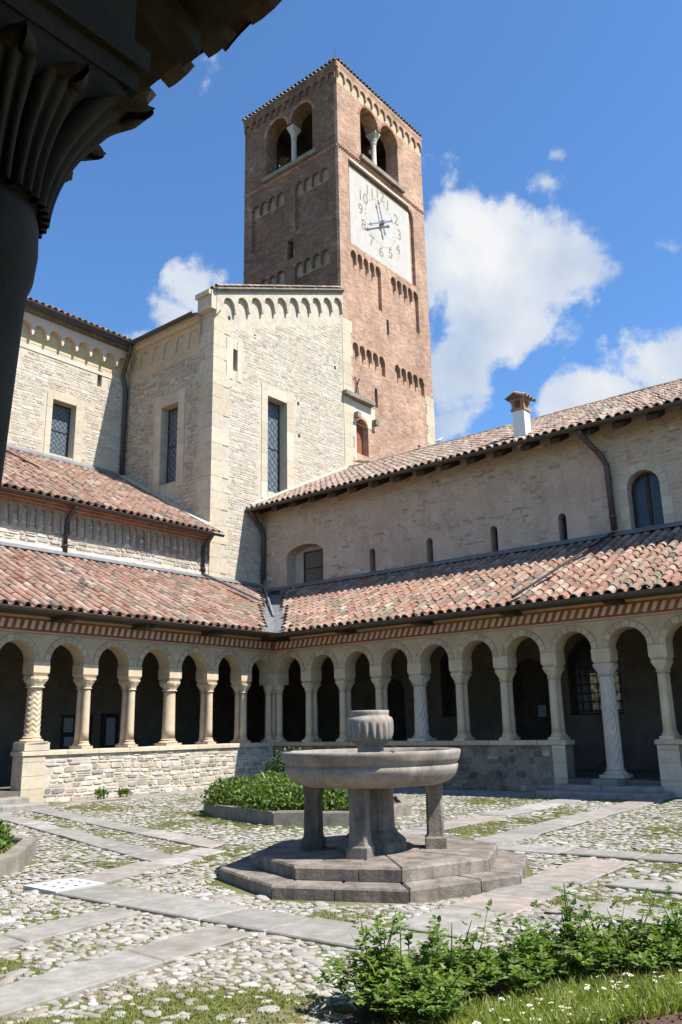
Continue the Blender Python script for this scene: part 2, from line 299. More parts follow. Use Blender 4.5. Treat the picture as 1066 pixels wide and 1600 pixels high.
# ------------------------------------------------------------------ mesh + object helpers
WL = {}                                             # where each parent stands
def wl(o): return WL.get(o.name, Vector((0, 0, 0)))
def link(o, parent=None, at=None):
    COL.objects.link(o)
    if at is not None: o.location = at; WL[o.name] = Vector(at)
    if parent is not None:
        o.parent = parent; o.matrix_parent_inverse = Matrix.Translation(-wl(parent))
    return o
def tag(o, label=None, cat=None, group=None, kind=None):
    for k, v in (('label', label), ('category', cat), ('group', group), ('kind', kind)):
        if v: o[k] = v
    return o
def thing(name, loc, label, cat, group=None):
    return tag(link(bpy.data.objects.new(name, None), at=loc), label, cat, group)
def inst(name, me, parent, at, rot=None, scale=None):
    o = bpy.data.objects.new(name, me); link(o, parent, at)
    if rot is not None: o.rotation_euler = rot
    if scale is not None: o.scale = scale
    return o
class MB:
    def __init__(s): s.v = []; s.f = []; s.m = []
    def add(s, vs, fs, mi=0):
        b = len(s.v); s.v += [tuple(v) for v in vs]; s.f += [tuple(i+b for i in f) for f in fs]; s.m += [mi]*len(fs)
    def box(s, lo, hi, mi=0):
        x0, y0, z0 = lo; x1, y1, z1 = hi
        s.add([(x0, y0, z0), (x1, y0, z0), (x1, y1, z0), (x0, y1, z0), (x0, y0, z1), (x1, y0, z1), (x1, y1, z1), (x0, y1, z1)],
              [(0, 3, 2, 1), (4, 5, 6, 7), (0, 1, 5, 4), (1, 2, 6, 5), (2, 3, 7, 6), (3, 0, 4, 7)], mi)
    def quad(s, a, b, c, d, mi=0): s.add([a, b, c, d], [(0, 1, 2, 3)], mi)
    def prism(s, pts, z0, z1, mi=0, bevel=0):
        n = len(pts)
        if bevel:
            c = (sum(p[0] for p in pts)/n, sum(p[1] for p in pts)/n)
            def ins(p):
                d = Vector((c[0]-p[0], c[1]-p[1])); l = d.length; d = d/l*min(bevel*1.3, l*.3); return (p[0]+d.x, p[1]+d.y)
            rings = [[(*p, z0) for p in pts], [(*p, z1-bevel) for p in pts], [(*ins(p), z1) for p in pts]]
        else: rings = [[(*p, z0) for p in pts], [(*p, z1) for p in pts]]
        vs = [v for r in rings for v in r]; fs = []
        for k in range(len(rings)-1):
            for i in range(n): fs.append((k*n+i, k*n+(i+1) % n, (k+1)*n+(i+1) % n, (k+1)*n+i))
        fs.append(tuple(range((len(rings)-1)*n, len(rings)*n))); fs.append(tuple(range(n-1, -1, -1)))
        s.add(vs, fs, mi)
    def lathe(s, prof, seg=16, c=(0, 0), cap=True, mi=0, mod=None, a0=0):
        """prof: (radius, z); mod(angle, z, r) -> r"""
        vs = []
        for r, z in prof:
            for i in range(seg):
                a = a0+2*pi*i/seg; rr = mod(a, z, r) if mod else r
                vs.append((c[0]+rr*cos(a), c[1]+rr*sin(a), z))
        fs = []
        for k in range(len(prof)-1):
            for i in range(seg): fs.append((k*seg+i, k*seg+(i+1) % seg, (k+1)*seg+(i+1) % seg, (k+1)*seg+i))
        if cap: fs.append(tuple(range((len(prof)-1)*seg, len(prof)*seg))); fs.append(tuple(range(seg-1, -1, -1)))
        s.add(vs, fs, mi)
    def tube(s, pts, rad, seg=8, mi=0, cap=True):
        pts = [Vector(p) for p in pts]; vs = []; fs = []; n = len(pts)
        for k, p in enumerate(pts):
            d = (pts[min(k+1, n-1)]-pts[max(k-1, 0)]).normalized()
            a = d.cross(Vector((0, 0, 1)));
            if a.length < 1e-3: a = Vector((1, 0, 0))
            a.normalize(); b = a.cross(d); r = rad[k] if isinstance(rad, (list, tuple)) else rad
            for i in range(seg):
                t = 2*pi*i/seg; vs.append(p+a*(r*cos(t))+b*(r*sin(t)))
        for k in range(n-1):
            for i in range(seg): fs.append((k*seg+i, k*seg+(i+1) % seg, (k+1)*seg+(i+1) % seg, (k+1)*seg+i))
        if cap: fs.append(tuple(range(seg-1, -1, -1))); fs.append(tuple(range((n-1)*seg, n*seg)))
        s.add(vs, fs, mi)
    def mesh(s, name, mats, smooth=False):
        me = bpy.data.meshes.new(name); me.from_pydata(s.v, [], s.f)
        for m in (mats if isinstance(mats, (list, tuple)) else [mats]): me.materials.append(MATS[m])
        if len(set(s.m)) > 1: me.polygons.foreach_set('material_index', s.m)
        if smooth: me.polygons.foreach_set('use_smooth', [True]*len(s.f))
        me.update(); return me
    def build(s, name, mats, parent=None, smooth=False, at=None, kind=None):
        o = bpy.data.objects.new(name, s.mesh(name, mats, smooth)); link(o, parent, at)
        if kind: o['kind'] = kind
        return o
class Frame:
    def __init__(s, O, U, V):
        s.O = Vector(O); s.U = Vector(U).normalized(); s.V = Vector(V).normalized(); s.N = s.U.cross(s.V)
    def at(s, u, v, n=0.0): return s.O+s.U*u+s.V*v+s.N*n
def FX(x): return Frame((x, 0, 0), (0, 1, 0), (0, 0, 1))      # wall that faces +X: u is world y
def FY(y): return Frame((0, y, 0), (1, 0, 0), (0, 0, 1))      # wall that faces -Y: u is world x
def plate(mb, fr, outer, n1=0.0, n0=-.3, holes=(), mi=0, back=True, side_mi=None):
    loops = [outer]+list(holes)
    flat = [p for l in loops for p in l]
    tris = tessellate_polygon([[Vector((p[0], p[1], 0)) for p in l] for l in loops])
    F = [fr.at(p[0], p[1], n1) for p in flat]; B = [fr.at(p[0], p[1], n0) for p in flat]
    def area(t): a, b, c = (flat[i] for i in t); return (b[0]-a[0])*(c[1]-a[1])-(b[1]-a[1])*(c[0]-a[0])
    tr = [t if area(t) > 0 else (t[0], t[2], t[1]) for t in tris if abs(area(t)) > 1e-9]
    mb.add(F, tr, mi)
    if back: mb.add(B, [(a, c, b) for a, b, c in tr], mi)
    k = 0
    for l in loops:
        n = len(l); ar = sum(l[i][0]*l[(i+1) % n][1]-l[(i+1) % n][0]*l[i][1] for i in range(n))
        flip = (ar > 0) != (k == 0)
        fs = [(i, (i+1) % n, n+(i+1) % n, n+i) if flip else (i, n+i, n+(i+1) % n, (i+1) % n) for i in range(n)]
        mb.add([fr.at(*p, n1) for p in l]+[fr.at(*p, n0) for p in l], fs, mi if side_mi is None else side_mi); k += n
def rect(u0, v0, u1, v1): return [(u0, v0), (u1, v0), (u1, v1), (u0, v1)]
def arch(u0, v0, u1, vs, n=10, rise=1.0):
    c = (u0+u1)/2; r = (u1-u0)/2
    return [(u0, v0), (u1, v0)]+[(c+r*cos(pi*i/n), vs+r*rise*sin(pi*i/n)) for i in range(n+1)]
def scallop(u0, v0, u1, vt, k, drop=.32, slope=0.0, gap=.10, n=6):
    """panel with k little hanging arches for its head; vt is the height of the crowns at u0"""
    w = (u1-u0)/k; pts = [(u0, v0), (u1, v0+slope*(u1-u0))]
    for i in range(k-1, -1, -1):
        a, b = u0+i*w, u0+(i+1)*w; r = (b-a-gap)/2; c = (a+b)/2; t = vt+slope*(c-u0)-r
        if i == k-1: pts.append((b, t-slope*0))
        pts += [(c+r*cos(pi*j/n)+0, t+r*sin(pi*j/n)) for j in range(n+1)]
        if i: pts += [(a+gap/2, t-drop*.55), (a+gap*.2, t-drop), (a-gap*.2, t-drop), (a-gap/2, t-drop*.55-slope*0)]
        else: pts.append((a, t))
    return pts
def in_poly(p, poly):
    x, y = p; c = False; j = len(poly)-1
    for i in range(len(poly)):
        a, b = poly[i], poly[j]
        if (a[1] > y) != (b[1] > y) and x < (b[0]-a[0])*(y-a[1])/(b[1]-a[1])+a[0]: c = not c
        j = i
    return c
def rubble_cells(u0, v0, u1, v1, hmin, hmax, lmin, lmax, keep, rng):
    v = v0; ph = rng.uniform(0, 9)
    while v < v1-.03:
        h = rng.uniform(hmin, hmax); h = min(h, v1-v); u = u0-rng.uniform(0, lmax)
        while u < u1:
            l = rng.uniform(lmin, lmax)*rng.choice((.6, 1, 1, 1.25)); a, b = max(u, u0), min(u+l, u1); u += l
            if b-a < .05: continue
            parts = [(0, 1)]
            q = rng.random()
            if q < .16 and h > .09: f = rng.uniform(.38, .62); parts = [(0, f), (f, 1)]
            elif q < .24: parts = [(0, rng.uniform(.6, .8))]
            for f0, f1 in parts:
                w = min(.25*h, .03)*sin(a*1.7+ph+v*3); z0, z1 = max(v0, v+h*f0+w), min(v1, v+h*f1+w+rng.uniform(-.1, .05)*h)
                if z1-z0 < .03: continue
                if all(keep(p) for p in ((a, z0), (b, z0), (b, z1), (a, z1), ((a+b)/2, (z0+z1)/2))): yield a, z0, b, z1
        v += h
def stone_geo(mb, fr, a, v, b, t, rng, dmin=.012, dmax=.035, g=.012):
    """one rough stone: an uneven eight-cornered face, proud of the mortar"""
    d = rng.uniform(dmin, dmax); W_, H_ = b-a-2*g, t-v-2*g; m = min(W_, H_); P = []
    a, v, b, t = a+g, v+g, b-g, t-g
    for (cx, cy, sx, sy) in ((a, v, 1, 1), (b, v, -1, 1), (b, t, -1, -1), (a, t, 1, -1)):
        k1, k2 = m*rng.uniform(.08, .42), m*rng.uniform(.08, .42)
        q = [(cx+sx*rng.uniform(0, .08)*m, cy+sy*k1), (cx+sx*k2, cy+sy*rng.uniform(0, .10)*m)]
        P += q if (sx > 0) == (sy > 0) else q[::-1]
    c = ((a+b)/2, (v+t)/2); ins = min(.3, .022/m); tl = (rng.uniform(-.35, .35), rng.uniform(-.35, .35))
    I = [(p[0]+(c[0]-p[0])*ins, p[1]+(c[1]-p[1])*ins) for p in P]
    mb.add([fr.at(*p, 0.001) for p in P]+[fr.at(*p, d*(1+tl[0]*(p[0]-c[0])/W_*2+tl[1]*(p[1]-c[1])/H_*2)) for p in I], [tuple(range(8, 16))]+[(k, (k+1) % 8, 8+(k+1) % 8, 8+k) for k in range(8)])
def soffit(root, fr, a, b): s = MB(); plate(s, fr, rect(a, EZ-.03, b, EZ+.0), .72, .06); s.build('soffit_board', 'dark_wood', root)
def rubble_stuff(name, fr, box, keep, mat, parent, rng, h=(.13, .24), l=(.2, .55), d=(.012, .035)):
    mb = MB()
    for a, v, b, t in rubble_cells(*box, *h, *l, keep, rng): stone_geo(mb, fr, a, v, b, t, rng, *d, .007)
    return mb.build(name, mat, parent, kind='stuff')
def keep_out(polys, inside=None):
    bb = [(min(p[0] for p in q)-.02, min(p[1] for p in q)-.02, max(p[0] for p in q)+.02, max(p[1] for p in q)+.02) for q in polys]
    def f(p):
        if inside and not inside(p): return False
        for b in bb:
            if b[0] < p[0] < b[2] and b[1] < p[1] < b[3]: return False
        return True
    return f
def lattice(fr, u0, v0, u1, v1, n, step, parent, name='lead_lattice', w=.008, diamond=True, mat='black_iron'):
    mb = MB()
    def bar(p, q):
        A, B = fr.at(*p, n), fr.at(*q, n); d = (B-A).normalized(); s = d.cross(fr.N)*w
        mb.add([A-s, A+s, B+s, B-s], [(0, 1, 2, 3)]); mb.add([A-s+fr.N*w, A+s+fr.N*w, B+s+fr.N*w, B-s+fr.N*w], [(0, 1, 2, 3)])
        mb.add([A-s, A-s+fr.N*w, B-s+fr.N*w, B-s, A+s, A+s+fr.N*w, B+s+fr.N*w, B+s], [(0, 1, 2, 3), (4, 5, 6, 7)])
    W_, H_ = u1-u0, v1-v0
    if diamond:
        k = -H_
        while k < W_:
            for sgn in (1, -1):
                a, b = max(0, k), min(W_, k+H_)
                if b-a > .02:
                    p, q = (a, a-k), (b, b-k)
                    if sgn < 0: p, q = (W_-p[0], p[1]), (W_-q[0], q[1])
                    bar((u0+p[0], v0+p[1]), (u0+q[0], v0+q[1]))
            k += step
    else:
        x = u0+step/2
        while x < u1: bar((x, v0), (x, v1)); x += step
        z = v0+step/2
        while z < v1: bar((u0, z), (u1, z)); z += step
    return mb.build(name, mat, parent, kind='stuff')
def window(fr, u0, v0, u1, v1, n, parent, mat='leaded_glass', step=.28, bars=1, fw_=.05):
    """a window hung in a wall: frame > pane, lattice"""
    mb = MB()
    for a in ((u0, v0, u0+fw_, v1), (u1-fw_, v0, u1, v1), (u0+fw_, v0, u1-fw_, v0+fw_), (u0+fw_, v1-fw_, u1-fw_, v1)): plate(mb, fr, rect(*a), n1=n, n0=n-.06)
    for k in range(bars):
        z = v0+(v1-v0)*(k+1)/(bars+1); plate(mb, fr, rect(u0+fw_, z-.02, u1-fw_, z+.02), n1=n-.005, n0=n-.055)
    w = mb.build('window', 'black_iron', parent)
    pb = MB(); plate(pb, fr, rect(u0+.02, v0+.02, u1-.02, v1-.02), n1=n-.03, n0=n-.045); pb.build('pane', mat, w)
    if step: lattice(fr, u0+fw_, v0+fw_, u1-fw_, v1-fw_, n-.028, step, w)
    return w
def gutter(parent, a, b, r=.09, mat='gutter_metal'):
    a, b = Vector(a), Vector(b); d = (b-a).normalized(); s = d.cross(Vector((0, 0, 1))).normalized(); mb = MB(); n = 8; vs = []
    for p in (a, b):
        for k, rr in ((0, r), (1, r*.8)):
            for i in range(n+1):
                t = pi+pi*i/n; vs.append(p+s*(rr*cos(t))+Vector((0, 0, 1))*(rr*sin(t)))
    m = n+1
    mb.add(vs, [(i, i+1, 2*m+i+1, 2*m+i) for i in range(n)]+[(m+i+1, m+i, 3*m+i, 3*m+i+1) for i in range(n)]+[(i, m+i, m+i+1, i+1) for i in range(n)]+[(2*m+i, 2*m+i+1, 3*m+i+1, 3*m+i) for i in range(n)]
           +[(0, 2*m, 3*m, m), (n, m+n, 3*m+n, 2*m+n)])
    return mb.build('gutter', mat, parent, smooth=False)
def downpipe(parent, pts, r=.075, mat='gutter_metal'):
    mb = MB(); mb.tube(pts, r, 10)
    o = mb.build('downpipe', mat, parent, smooth=True)
    cl = MB()
    for k in range(len(pts)-1):
        a, b = Vector(pts[k]), Vector(pts[k+1])
        if abs(a.z-b.z) > 1.0:
            for f in (.2, .8):
                p = a.lerp(b, f); cl.lathe([(r*1.25, p.z-.03), (r*1.25, p.z+.03)], 10, (p.x, p.y))
    if cl.v: cl.build('bracket', mat, o)
    return o

# ------------------------------------------------------------------ tiled roofs
def tile_geo(mb, O, U, S, N, rng, L=.50, r1=.115, r2=.092, th=.022, n=6):
    """one barrel tile: O is the middle of its lower end"""
    yaw = rng.uniform(-.06, .06); U2 = U*cos(yaw)+S*sin(yaw); S2 = S*cos(yaw)-U*sin(yaw)
    vs = []
    for s, r in ((0, r1), (L, r2)):
        for i in range(n+1):
            a = pi*i/n; vs.append(O+S2*s+U2*(r*cos(a))+N*(r*sin(a)*.92))
    for i in range(n+1):
        a = pi*i/n; vs.append(O+U2*((r1-th)*cos(a))+N*((r1-th)*sin(a)*.92))
    m = n+1
    mb.add(vs, [(i, m+i, m+i+1, i+1) for i in range(n)]+[(i, i+1, 2*m+i+1, 2*m+i) for i in range(n)])
def make_tiles(part, E0, U, S, u0, u1, slope_len, keep, mat, rng, pitch=.30, expo=.385, limit=300, visible=lambda p: True, ragged=.0):
    """covers roof `part`: cover tiles (the ones that show largest are objects), channels under them"""
    U = Vector(U).normalized(); S = Vector(S).normalized(); N = U.cross(S)
    if N.z < 0: N = -N
    base = MB(); tile_geo(base, Vector((0, 0, 0)), Vector((1, 0, 0)), Vector((0, 1, 0)), Vector((0, 0, 1)), random.Random(3))
    meshes = []
    for k in range(3):
        t = MB(); tile_geo(t, Vector((0, 0, 0)), Vector((1, 0, 0)), Vector((0, 1, 0)), Vector((0, 0, 1)), random.Random(k), L=.49+.01*k); meshes.append(t.mesh('roof_tile', mat+'_object'))
    rotm = Matrix((U, S, N)).transposed() if U.cross(S).dot(N) > 0 else Matrix((-U, S, N)).transposed()
    cand = []; ch = MB(); nc = int((u1-u0)/pitch); nr = int(slope_len/expo)+1
    for c in range(nc+1):
        u = u0+c*pitch; off = rng.uniform(-.02, .02)
        for r in range(nr):
            s = r*expo-.03+off+rng.uniform(-.03, .03)
            if not keep(u, r*expo+.1): continue
            P = Vector(E0)+U*(u+rng.uniform(-.012, .012))+S*s+N*(.075+rng.uniform(0, .012))
            cand.append((P, c, r))
        for r in range(nr):
            s = r*expo
            if not keep(u+pitch/2, s+.1): continue
            C0 = Vector(E0)+U*(u+pitch/2)+S*(s-.05); vs = []
            for q, r_, lift in ((0, .10, .045), (expo+.09, .115, .02)):
                for i in range(5):
                    a = pi+pi*i/4; vs.append(C0+S*q+U*(r_*cos(a))+N*(r_*sin(a)*.75+.10+lift))
            ch.add(vs, [(i, 5+i, 6+i, i+1) for i in range(4)])
    ch.build('channel_tiles', mat+'_island', part, kind='stuff')
    cand.sort(key=lambda t: (0 if (inframe(t[0], 5) and visible(t[0])) else 1, (t[0]-CAM).length))
    k = 0; rest = MB()
    for P, c, r in cand:
        if k < limit and inframe(P, 5):
            o = inst('roof_tile', meshes[k % 3], part, P); e = (rotm.to_4x4() @ Matrix.Rotation(rng.uniform(-.065, .065), 4, 'Z') @ Matrix.Rotation(rng.uniform(-.02, .035), 4, 'X')).to_euler(); o.rotation_euler = e; k += 1
        else: tile_geo(rest, P, U, S, N, rng)
    if rest.v: rest.build('roof_tiles', mat+'_island', part, kind='stuff')

SL = .475                                            # pitch of the cloister roofs
EZ = 4.70
def fringe(u0, u1, k, crown, drop=.3, gap=.12, n=7):
    """lower edge of a row of hanging arches, left to right"""
    w = (u1-u0)/k; r = (w-gap)/2; pts = []
    for i in range(k+1):
        a = u0+i*w; cl = crown(a-w/2)-r if i else None; cr = crown(a+w/2)-r if i < k else None
        lo = (cl if cr is None else cr if cl is None else (cl+cr)/2)-drop
        if i: pts += [(a-gap/2, cl), (a-gap*.45, lo+drop*.55), (a-gap*.22, lo)]
        if i < k:
            pts += [(a+gap*.22, lo), (a+gap*.45, lo+drop*.55)]
            c = a+w/2; pts += [(c+r*cos(pi-pi*j/n), cr+r*sin(pi*j/n)) for j in range(n+1)]
            pts.pop()
    return pts

# ================================================================== GROUND
gmb = MB(); S_ = 400
gmb.quad((-S_, -S_, 0), (S_, -S_, 0), (S_, S_, 0), (-S_, S_, 0))
ground = gmb.build('ground', 'moss_and_earth', kind='structure')

# ================================================================== CLOISTER GALLERIES
ZC, ZB, ZN, ZI, ZS = 1.30, 1.50, 2.86, 3.15, 3.52      # coping, base top, neck, impost foot, springing
_cm = {}
def column_meshes(r, style, zlo, cap_w):
    key = (r, style, zlo, cap_w)
    if key in _cm: return _cm[key]
    mat = 'column_marble' if style in ('spiral', 'tall') else 'column_stone'
    s = MB(); zt = ZN
    if style == 'plain':
        s.lathe([(r*1.04, zlo), (r, zlo+.25), (r*.93, zt-.05), (r*.93, zt)], 18)
    else:
        n = 72; prof = [(r*(1.03-.1*i/n), zlo+(zt-zlo)*i/n) for i in range(n+1)]
        def mod(a, z, rr):
            if style == 'chevron': q = (z*7.5+abs(((a/(2*pi)*6) % 1)-.5)*1.3) % 1.0
            else:
                mid = (zlo+zt)/2+.1; d = 1 if z > mid else -1
                q = (a/(2*pi)*10+d*(z-mid)*3.6) % 1.0
            e = min(1, (z-zlo)/.06, (zt-z)/.06); e = max(0, e)
            return rr*(1-(.17 if style != 'chevron' else .12)*e*(1-abs(q*2-1))**1.5)
        s.lathe(prof, 80, mod=mod)
    shaft = s.mesh('column', mat, True)
    b = MB(); h = ZB-ZC; z0 = zlo-h; w = r*1.5
    b.box((-w, -w, z0), (w, w, z0+h*.38))
    b.lathe([(r*1.42, z0+h*.38), (r*1.5, z0+h*.5), (r*1.38, z0+h*.62), (r*1.15, z0+h*.7), (r*1.12, z0+h*.82), (r*1.22, z0+h*.9), (r*1.06, z0+h)], 18)
    base = b.mesh('column_base', mat)
    c = MB(); h = ZI-ZN; n = 24
    prof = [(0, 1.16, 0), (.04, 1.22, 0), (.10, 1.16, 0), (.13, 1.0, 0), (.35, 1.08, .15), (.60, 1.30, .45), (.78, 1.6, .75), (.80, 1.7, .95), (.82, None, 1), (1.0, None, 1)]
    vs = []
    for t, k, sq in prof:
        for i in range(n):
            a = 2*pi*(i+.5)/n; rc = r*(k or 1.8); sq_r = cap_w/max(abs(cos(a)), abs(sin(a)))
            rr = rc*(1-sq)+min(sq_r, cap_w*1.38)*sq if k else sq_r
            if .3 < t < .75: rr *= 1+.05*cos(a*8)
            vs.append((rr*cos(a), rr*sin(a), ZN+h*t))
    c.add(vs, [(k*n+i, k*n+(i+1) % n, (k+1)*n+(i+1) % n, (k+1)*n+i) for k in range(len(prof)-1) for i in range(n)]+[tuple(range((len(prof)-1)*n, len(prof)*n))])
    cap = c.mesh('capital', mat)
    _cm[key] = (shaft, base, cap); return _cm[key]
def column(parent, x, y, r, style='plain', zlo=ZB, cap_w=None):
    sh, ba, ca = column_meshes(r, style, zlo, cap_w or r*1.75)
    o = inst('column', sh, parent, (x, y, 0))
    inst('column_base', ba, o, (x, y, 0)); inst('capital', ca, o, (x, y, 0))
    return o
def impost(parent, fr, u, w=.46, n1=.012, n0=-.52):
    mb = MB(); a, b = u-w/2, u+w/2; z0, z1 = ZI, ZS
    lo = [fr.at(a+.05, z0, n1-.05), fr.at(b-.05, z0, n1-.05), fr.at(b-.05, z0, n0+.05), fr.at(a+.05, z0, n0+.05)]
    md = [fr.at(a, z0+.09, n1), fr.at(b, z0+.09, n1), fr.at(b, z0+.09, n0), fr.at(a, z0+.09, n0)]
    hi = [p+Vector((0, 0, z1-.003-z0-.09)) for p in md]
    mb.add(lo+md+hi, [(i, (i+1) % 4, 4+(i+1) % 4, 4+i) for i in range(4)]+[(4+i, 4+(i+1) % 4, 8+(i+1) % 4, 8+i) for i in range(4)]+[(3, 2, 1, 0), (8, 9, 10, 11)])
    return mb.build('impost_block', 'column_stone', parent)
def voussoir_meshes(fr, r, k=9):
    out = []
    for i in range(k):
        a0, a1 = pi*i/k+.018, pi*(i+1)/k-.018; mb = MB(); vs = []
        for n in (.004, .016):
            for rr, aa in ((r+.004, a0), (r+.004, (a0+a1)/2), (r+.004, a1), (r+.155, a1), (r+.155, (a0+a1)/2), (r+.155, a0)):
                vs.append(fr.U*(rr*cos(aa))+fr.V*(rr*sin(aa))+fr.N*n)
        mb.add(vs, [(6, 7, 8, 9, 10, 11)]+[(j, (j+1) % 6, 6+(j+1) % 6, 6+j) for j in range(6)])
        out.append(mb.mesh('voussoir', 'voussoir_object'))
    return out
def arcade(root, fr, bays, u_lo, u_hi, ztop=5.06):
    """bays: (u left, u right) of each opening at its springing"""
    pts = [(u_hi, ztop), (u_lo, ztop), (u_lo, ZS)]
    for a, b in bays:
        r = (b-a)/2; c = (a+b)/2
        pts += [(c+r*cos(pi-pi*j/16), ZS+r*sin(pi*j/16)) for j in range(17)]
    pts.append((u_hi, ZS)); clean = []
    for p in pts:
        if not clean or abs(p[0]-clean[-1][0])+abs(p[1]-clean[-1][1]) > 1e-5: clean.append(p)
    mb = MB(); plate(mb, fr, clean, 0, -.5); w = mb.build('arcade_wall', 'cream_plaster', root)
    cache = {}; ring = MB()
    for a, b in bays:
        r = round((b-a)/2, 3); c = (a+b)/2
        if r not in cache: cache[r] = voussoir_meshes(fr, r)
        for me in cache[r]: inst('voussoir', me, w, fr.at(c, ZS))
        for q in range(16):
            a0, a1 = pi*q/16, pi*(q+1)/16
            ring.add([fr.at(c+rr*cos(t), ZS+rr*sin(t), .004) for rr, t in ((r, a0), (r+.175, a0), (r+.175, a1), (r, a1))], [(0, 1, 2, 3)])
    ring.build('painted_joint', 'red_line', w)
    # painted frieze under the eaves: red ground with slanting cream fields
    f = MB(); lo, hi = u_lo+.0, u_hi
    plate(f, fr, rect(lo, 4.28, hi, 4.61), .014, .0005); fr_o = f.build('painted_frieze', 'red_paint', root)
    g = MB(); u = lo+.05; sl = .10 if abs(fr.U.x) > .5 else .05
    while u+.13+sl < hi:
        plate(g, fr, [(u, 4.335), (u+.105, 4.335), (u+.105+sl, 4.55), (u+sl, 4.55)], .018, .0145); u += .212
    g.build('painted_field', 'cream_paint', fr_o, kind='stuff')
    l = MB(); plate(l, fr, rect(lo, 4.215, hi, 4.235), .006, .0005); l.build('painted_line', 'red_line', root)
    c = MB(); plate(c, fr, rect(lo, 4.61, hi, 4.70), .05, .0005); c.build('moulding', 'cream_plaster', root)
    return w
def parapet(root, fr, u0, u1, mat, mortar, rng, limit, ashlar=(), top=ZC):
    mb = MB(); plate(mb, fr, rect(u0, -.1, u1, 1.185), -.02, -.47); w = mb.build('parapet_wall', mortar, root)
    n = 0; rest = MB(); cells = []
    for c in rubble_cells(u0+.01, 0.0, u1-.01, 1.17, .07, .22, .14, .42, lambda p: not any(a < p[0] < b for a, b in ashlar) and (mat == 'rubble' or rng.random() > .13), rng): cells.append(c)
    cells.sort(key=lambda c: -(c[2]-c[0])*(c[3]-c[1]))
    f2 = Frame(fr.at(0, 0, -.021), fr.U, fr.V)
    for c in cells:
        if n < limit: s = MB(); stone_geo(s, f2, *c, rng, .006, .028, .006); s.build('rubble_stone', mat+'_object', w); n += 1
        else: stone_geo(rest, f2, *c, rng, .006, .028, .006)
    if rest.v: rest.build('rubble_stones', mat+'_island', w, kind='stuff')
    for a, b in ashlar:
        z = 0.0
        while z < 1.15:
            h = min(rng.uniform(.28, .42), 1.178-z); s = MB(); plate(s, fr, rect(a+.004, z+.004, b-.004, z+h-.004), .012, -.02); s.build('ashlar_block', 'ashlar_object', w); z += h
    u = u0-.04
    while u < u1:
        l = min(rng.uniform(.9, 1.5), u1+.04-u)
        if u1+.04-(u+l) < .3: l = u1+.04-u
        s = MB(); p0, p1 = fr.at(u+.006, 0, .045), fr.at(u+l-.006, 0, -.53)
        q = [fr.at(u+.006, 0, .045), fr.at(u+l-.006, 0, .045), fr.at(u+l-.006, 0, -.53), fr.at(u+.006, 0, -.53)]
        s.prism([(v.x, v.y) for v in q], 1.187, top+rng.uniform(-.006, .006), bevel=.025); s.build('coping_stone', 'ashlar_object' if mat == 'rubble' else 'voussoir_object', w); u += l
    return w

rngL = random.Random(11)
# ---- left gallery (its court face is the plane x = 0)
GL = thing('cloister_gallery', (0, -6, 0), 'sunlit cloister gallery on the left with a chevron carved column at its open end', 'cloister', 'arcaded galleries round the court')
fL = FX(0.0); yl = [-8.6+1.465*i for i in range(6)]
bays = [(-14.4, -13.38)] + [(-12.99+.0, -11.75), (-11.31, -10.28), (-9.84, -8.83)] + [(a+.22, a+1.465-.22) for a in yl[:-1]] + [(yl[-1]+.22, -.18)]
arcade(GL, fL, bays, -15.0, 0.0)
parapet(GL, fL, -8.95, 0.0, 'rubble', 'mortar_rubble', rngL, 290, ashlar=[(-8.95, -8.32)])
pb = MB(); pb.box((-.5, -8.95, 1.305), (.05, -8.25, 1.50)); pb.build('plinth_block', 'ashlar_object', GL)
for i, y in enumerate(yl):
    if i == 0: column(GL, -.25, y, .20, 'chevron', ZB+.15, .245)
    elif i == 3: column(GL, -.25, y, .19, 'plain', ZB, .245)
    else: column(GL, -.13, y, .112, 'plain', cap_w=.185); column(GL, -.385, y, .112, 'plain', cap_w=.185)
    impost(GL, fL, y)
column(GL, -.25, -10.06, .20, 'tall', .55, .245); impost(GL, fL, -10.06)
column(GL, -.25, -11.53, .20, 'plain', ZB, .245); impost(GL, fL, -11.53)
parapet(GL, fL, -15.0, -11.2, 'rubble', 'mortar_rubble', rngL, 60)
for (x, y) in ((-.13, -.13), (-.13, .13), (.13, .13)): column(GL, x, y, .112, 'plain', cap_w=.125)
cb = MB(); cb.box((-.51, .0, ZS), (-.0005, .51, 5.05)); cb.box((-.51, -.18, ZI), (-.001, .51, ZS-.003)); cb.box((-.001, .001, ZI), (.2, .51, ZS-.003)); cb.build('corner_pier', 'column_stone', GL)
fl = MB(); fl.box((-4.98, -15, -.2), (-.48, 5, .36)); fl.box((-.49, -11.2, -.2), (-.02, -8.95, .355)); fl.build('floor', 'floor_stone', GL); ew = MB(); ew.box((-4.98, -15.2, 0), (-.5, -15.01, 7)); ew.build('light_stop_wall', 'inner_wall', GL)  # wall across the open end is added to cut light in the gallery
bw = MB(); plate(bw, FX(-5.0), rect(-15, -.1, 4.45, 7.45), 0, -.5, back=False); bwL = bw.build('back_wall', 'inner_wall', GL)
for k, (z, x0, x1) in enumerate(((.13, 0.02, 1.25), (.25, 0.03, .62))):
    s0 = -12.2 if k == 0 else -11.6; u = s0
    for l in (1.1, 1.0, 1.2) if k == 0 else (1.3, 1.25):
        s = MB(); s.prism([(x0, u+.006), (x1, u+.006), (x1, u+l-.006), (x0, u+l-.006)], 0.0 if k == 0 else .132, z, bevel=.02); s.build('step_slab', 'flag_object', GL); u += l
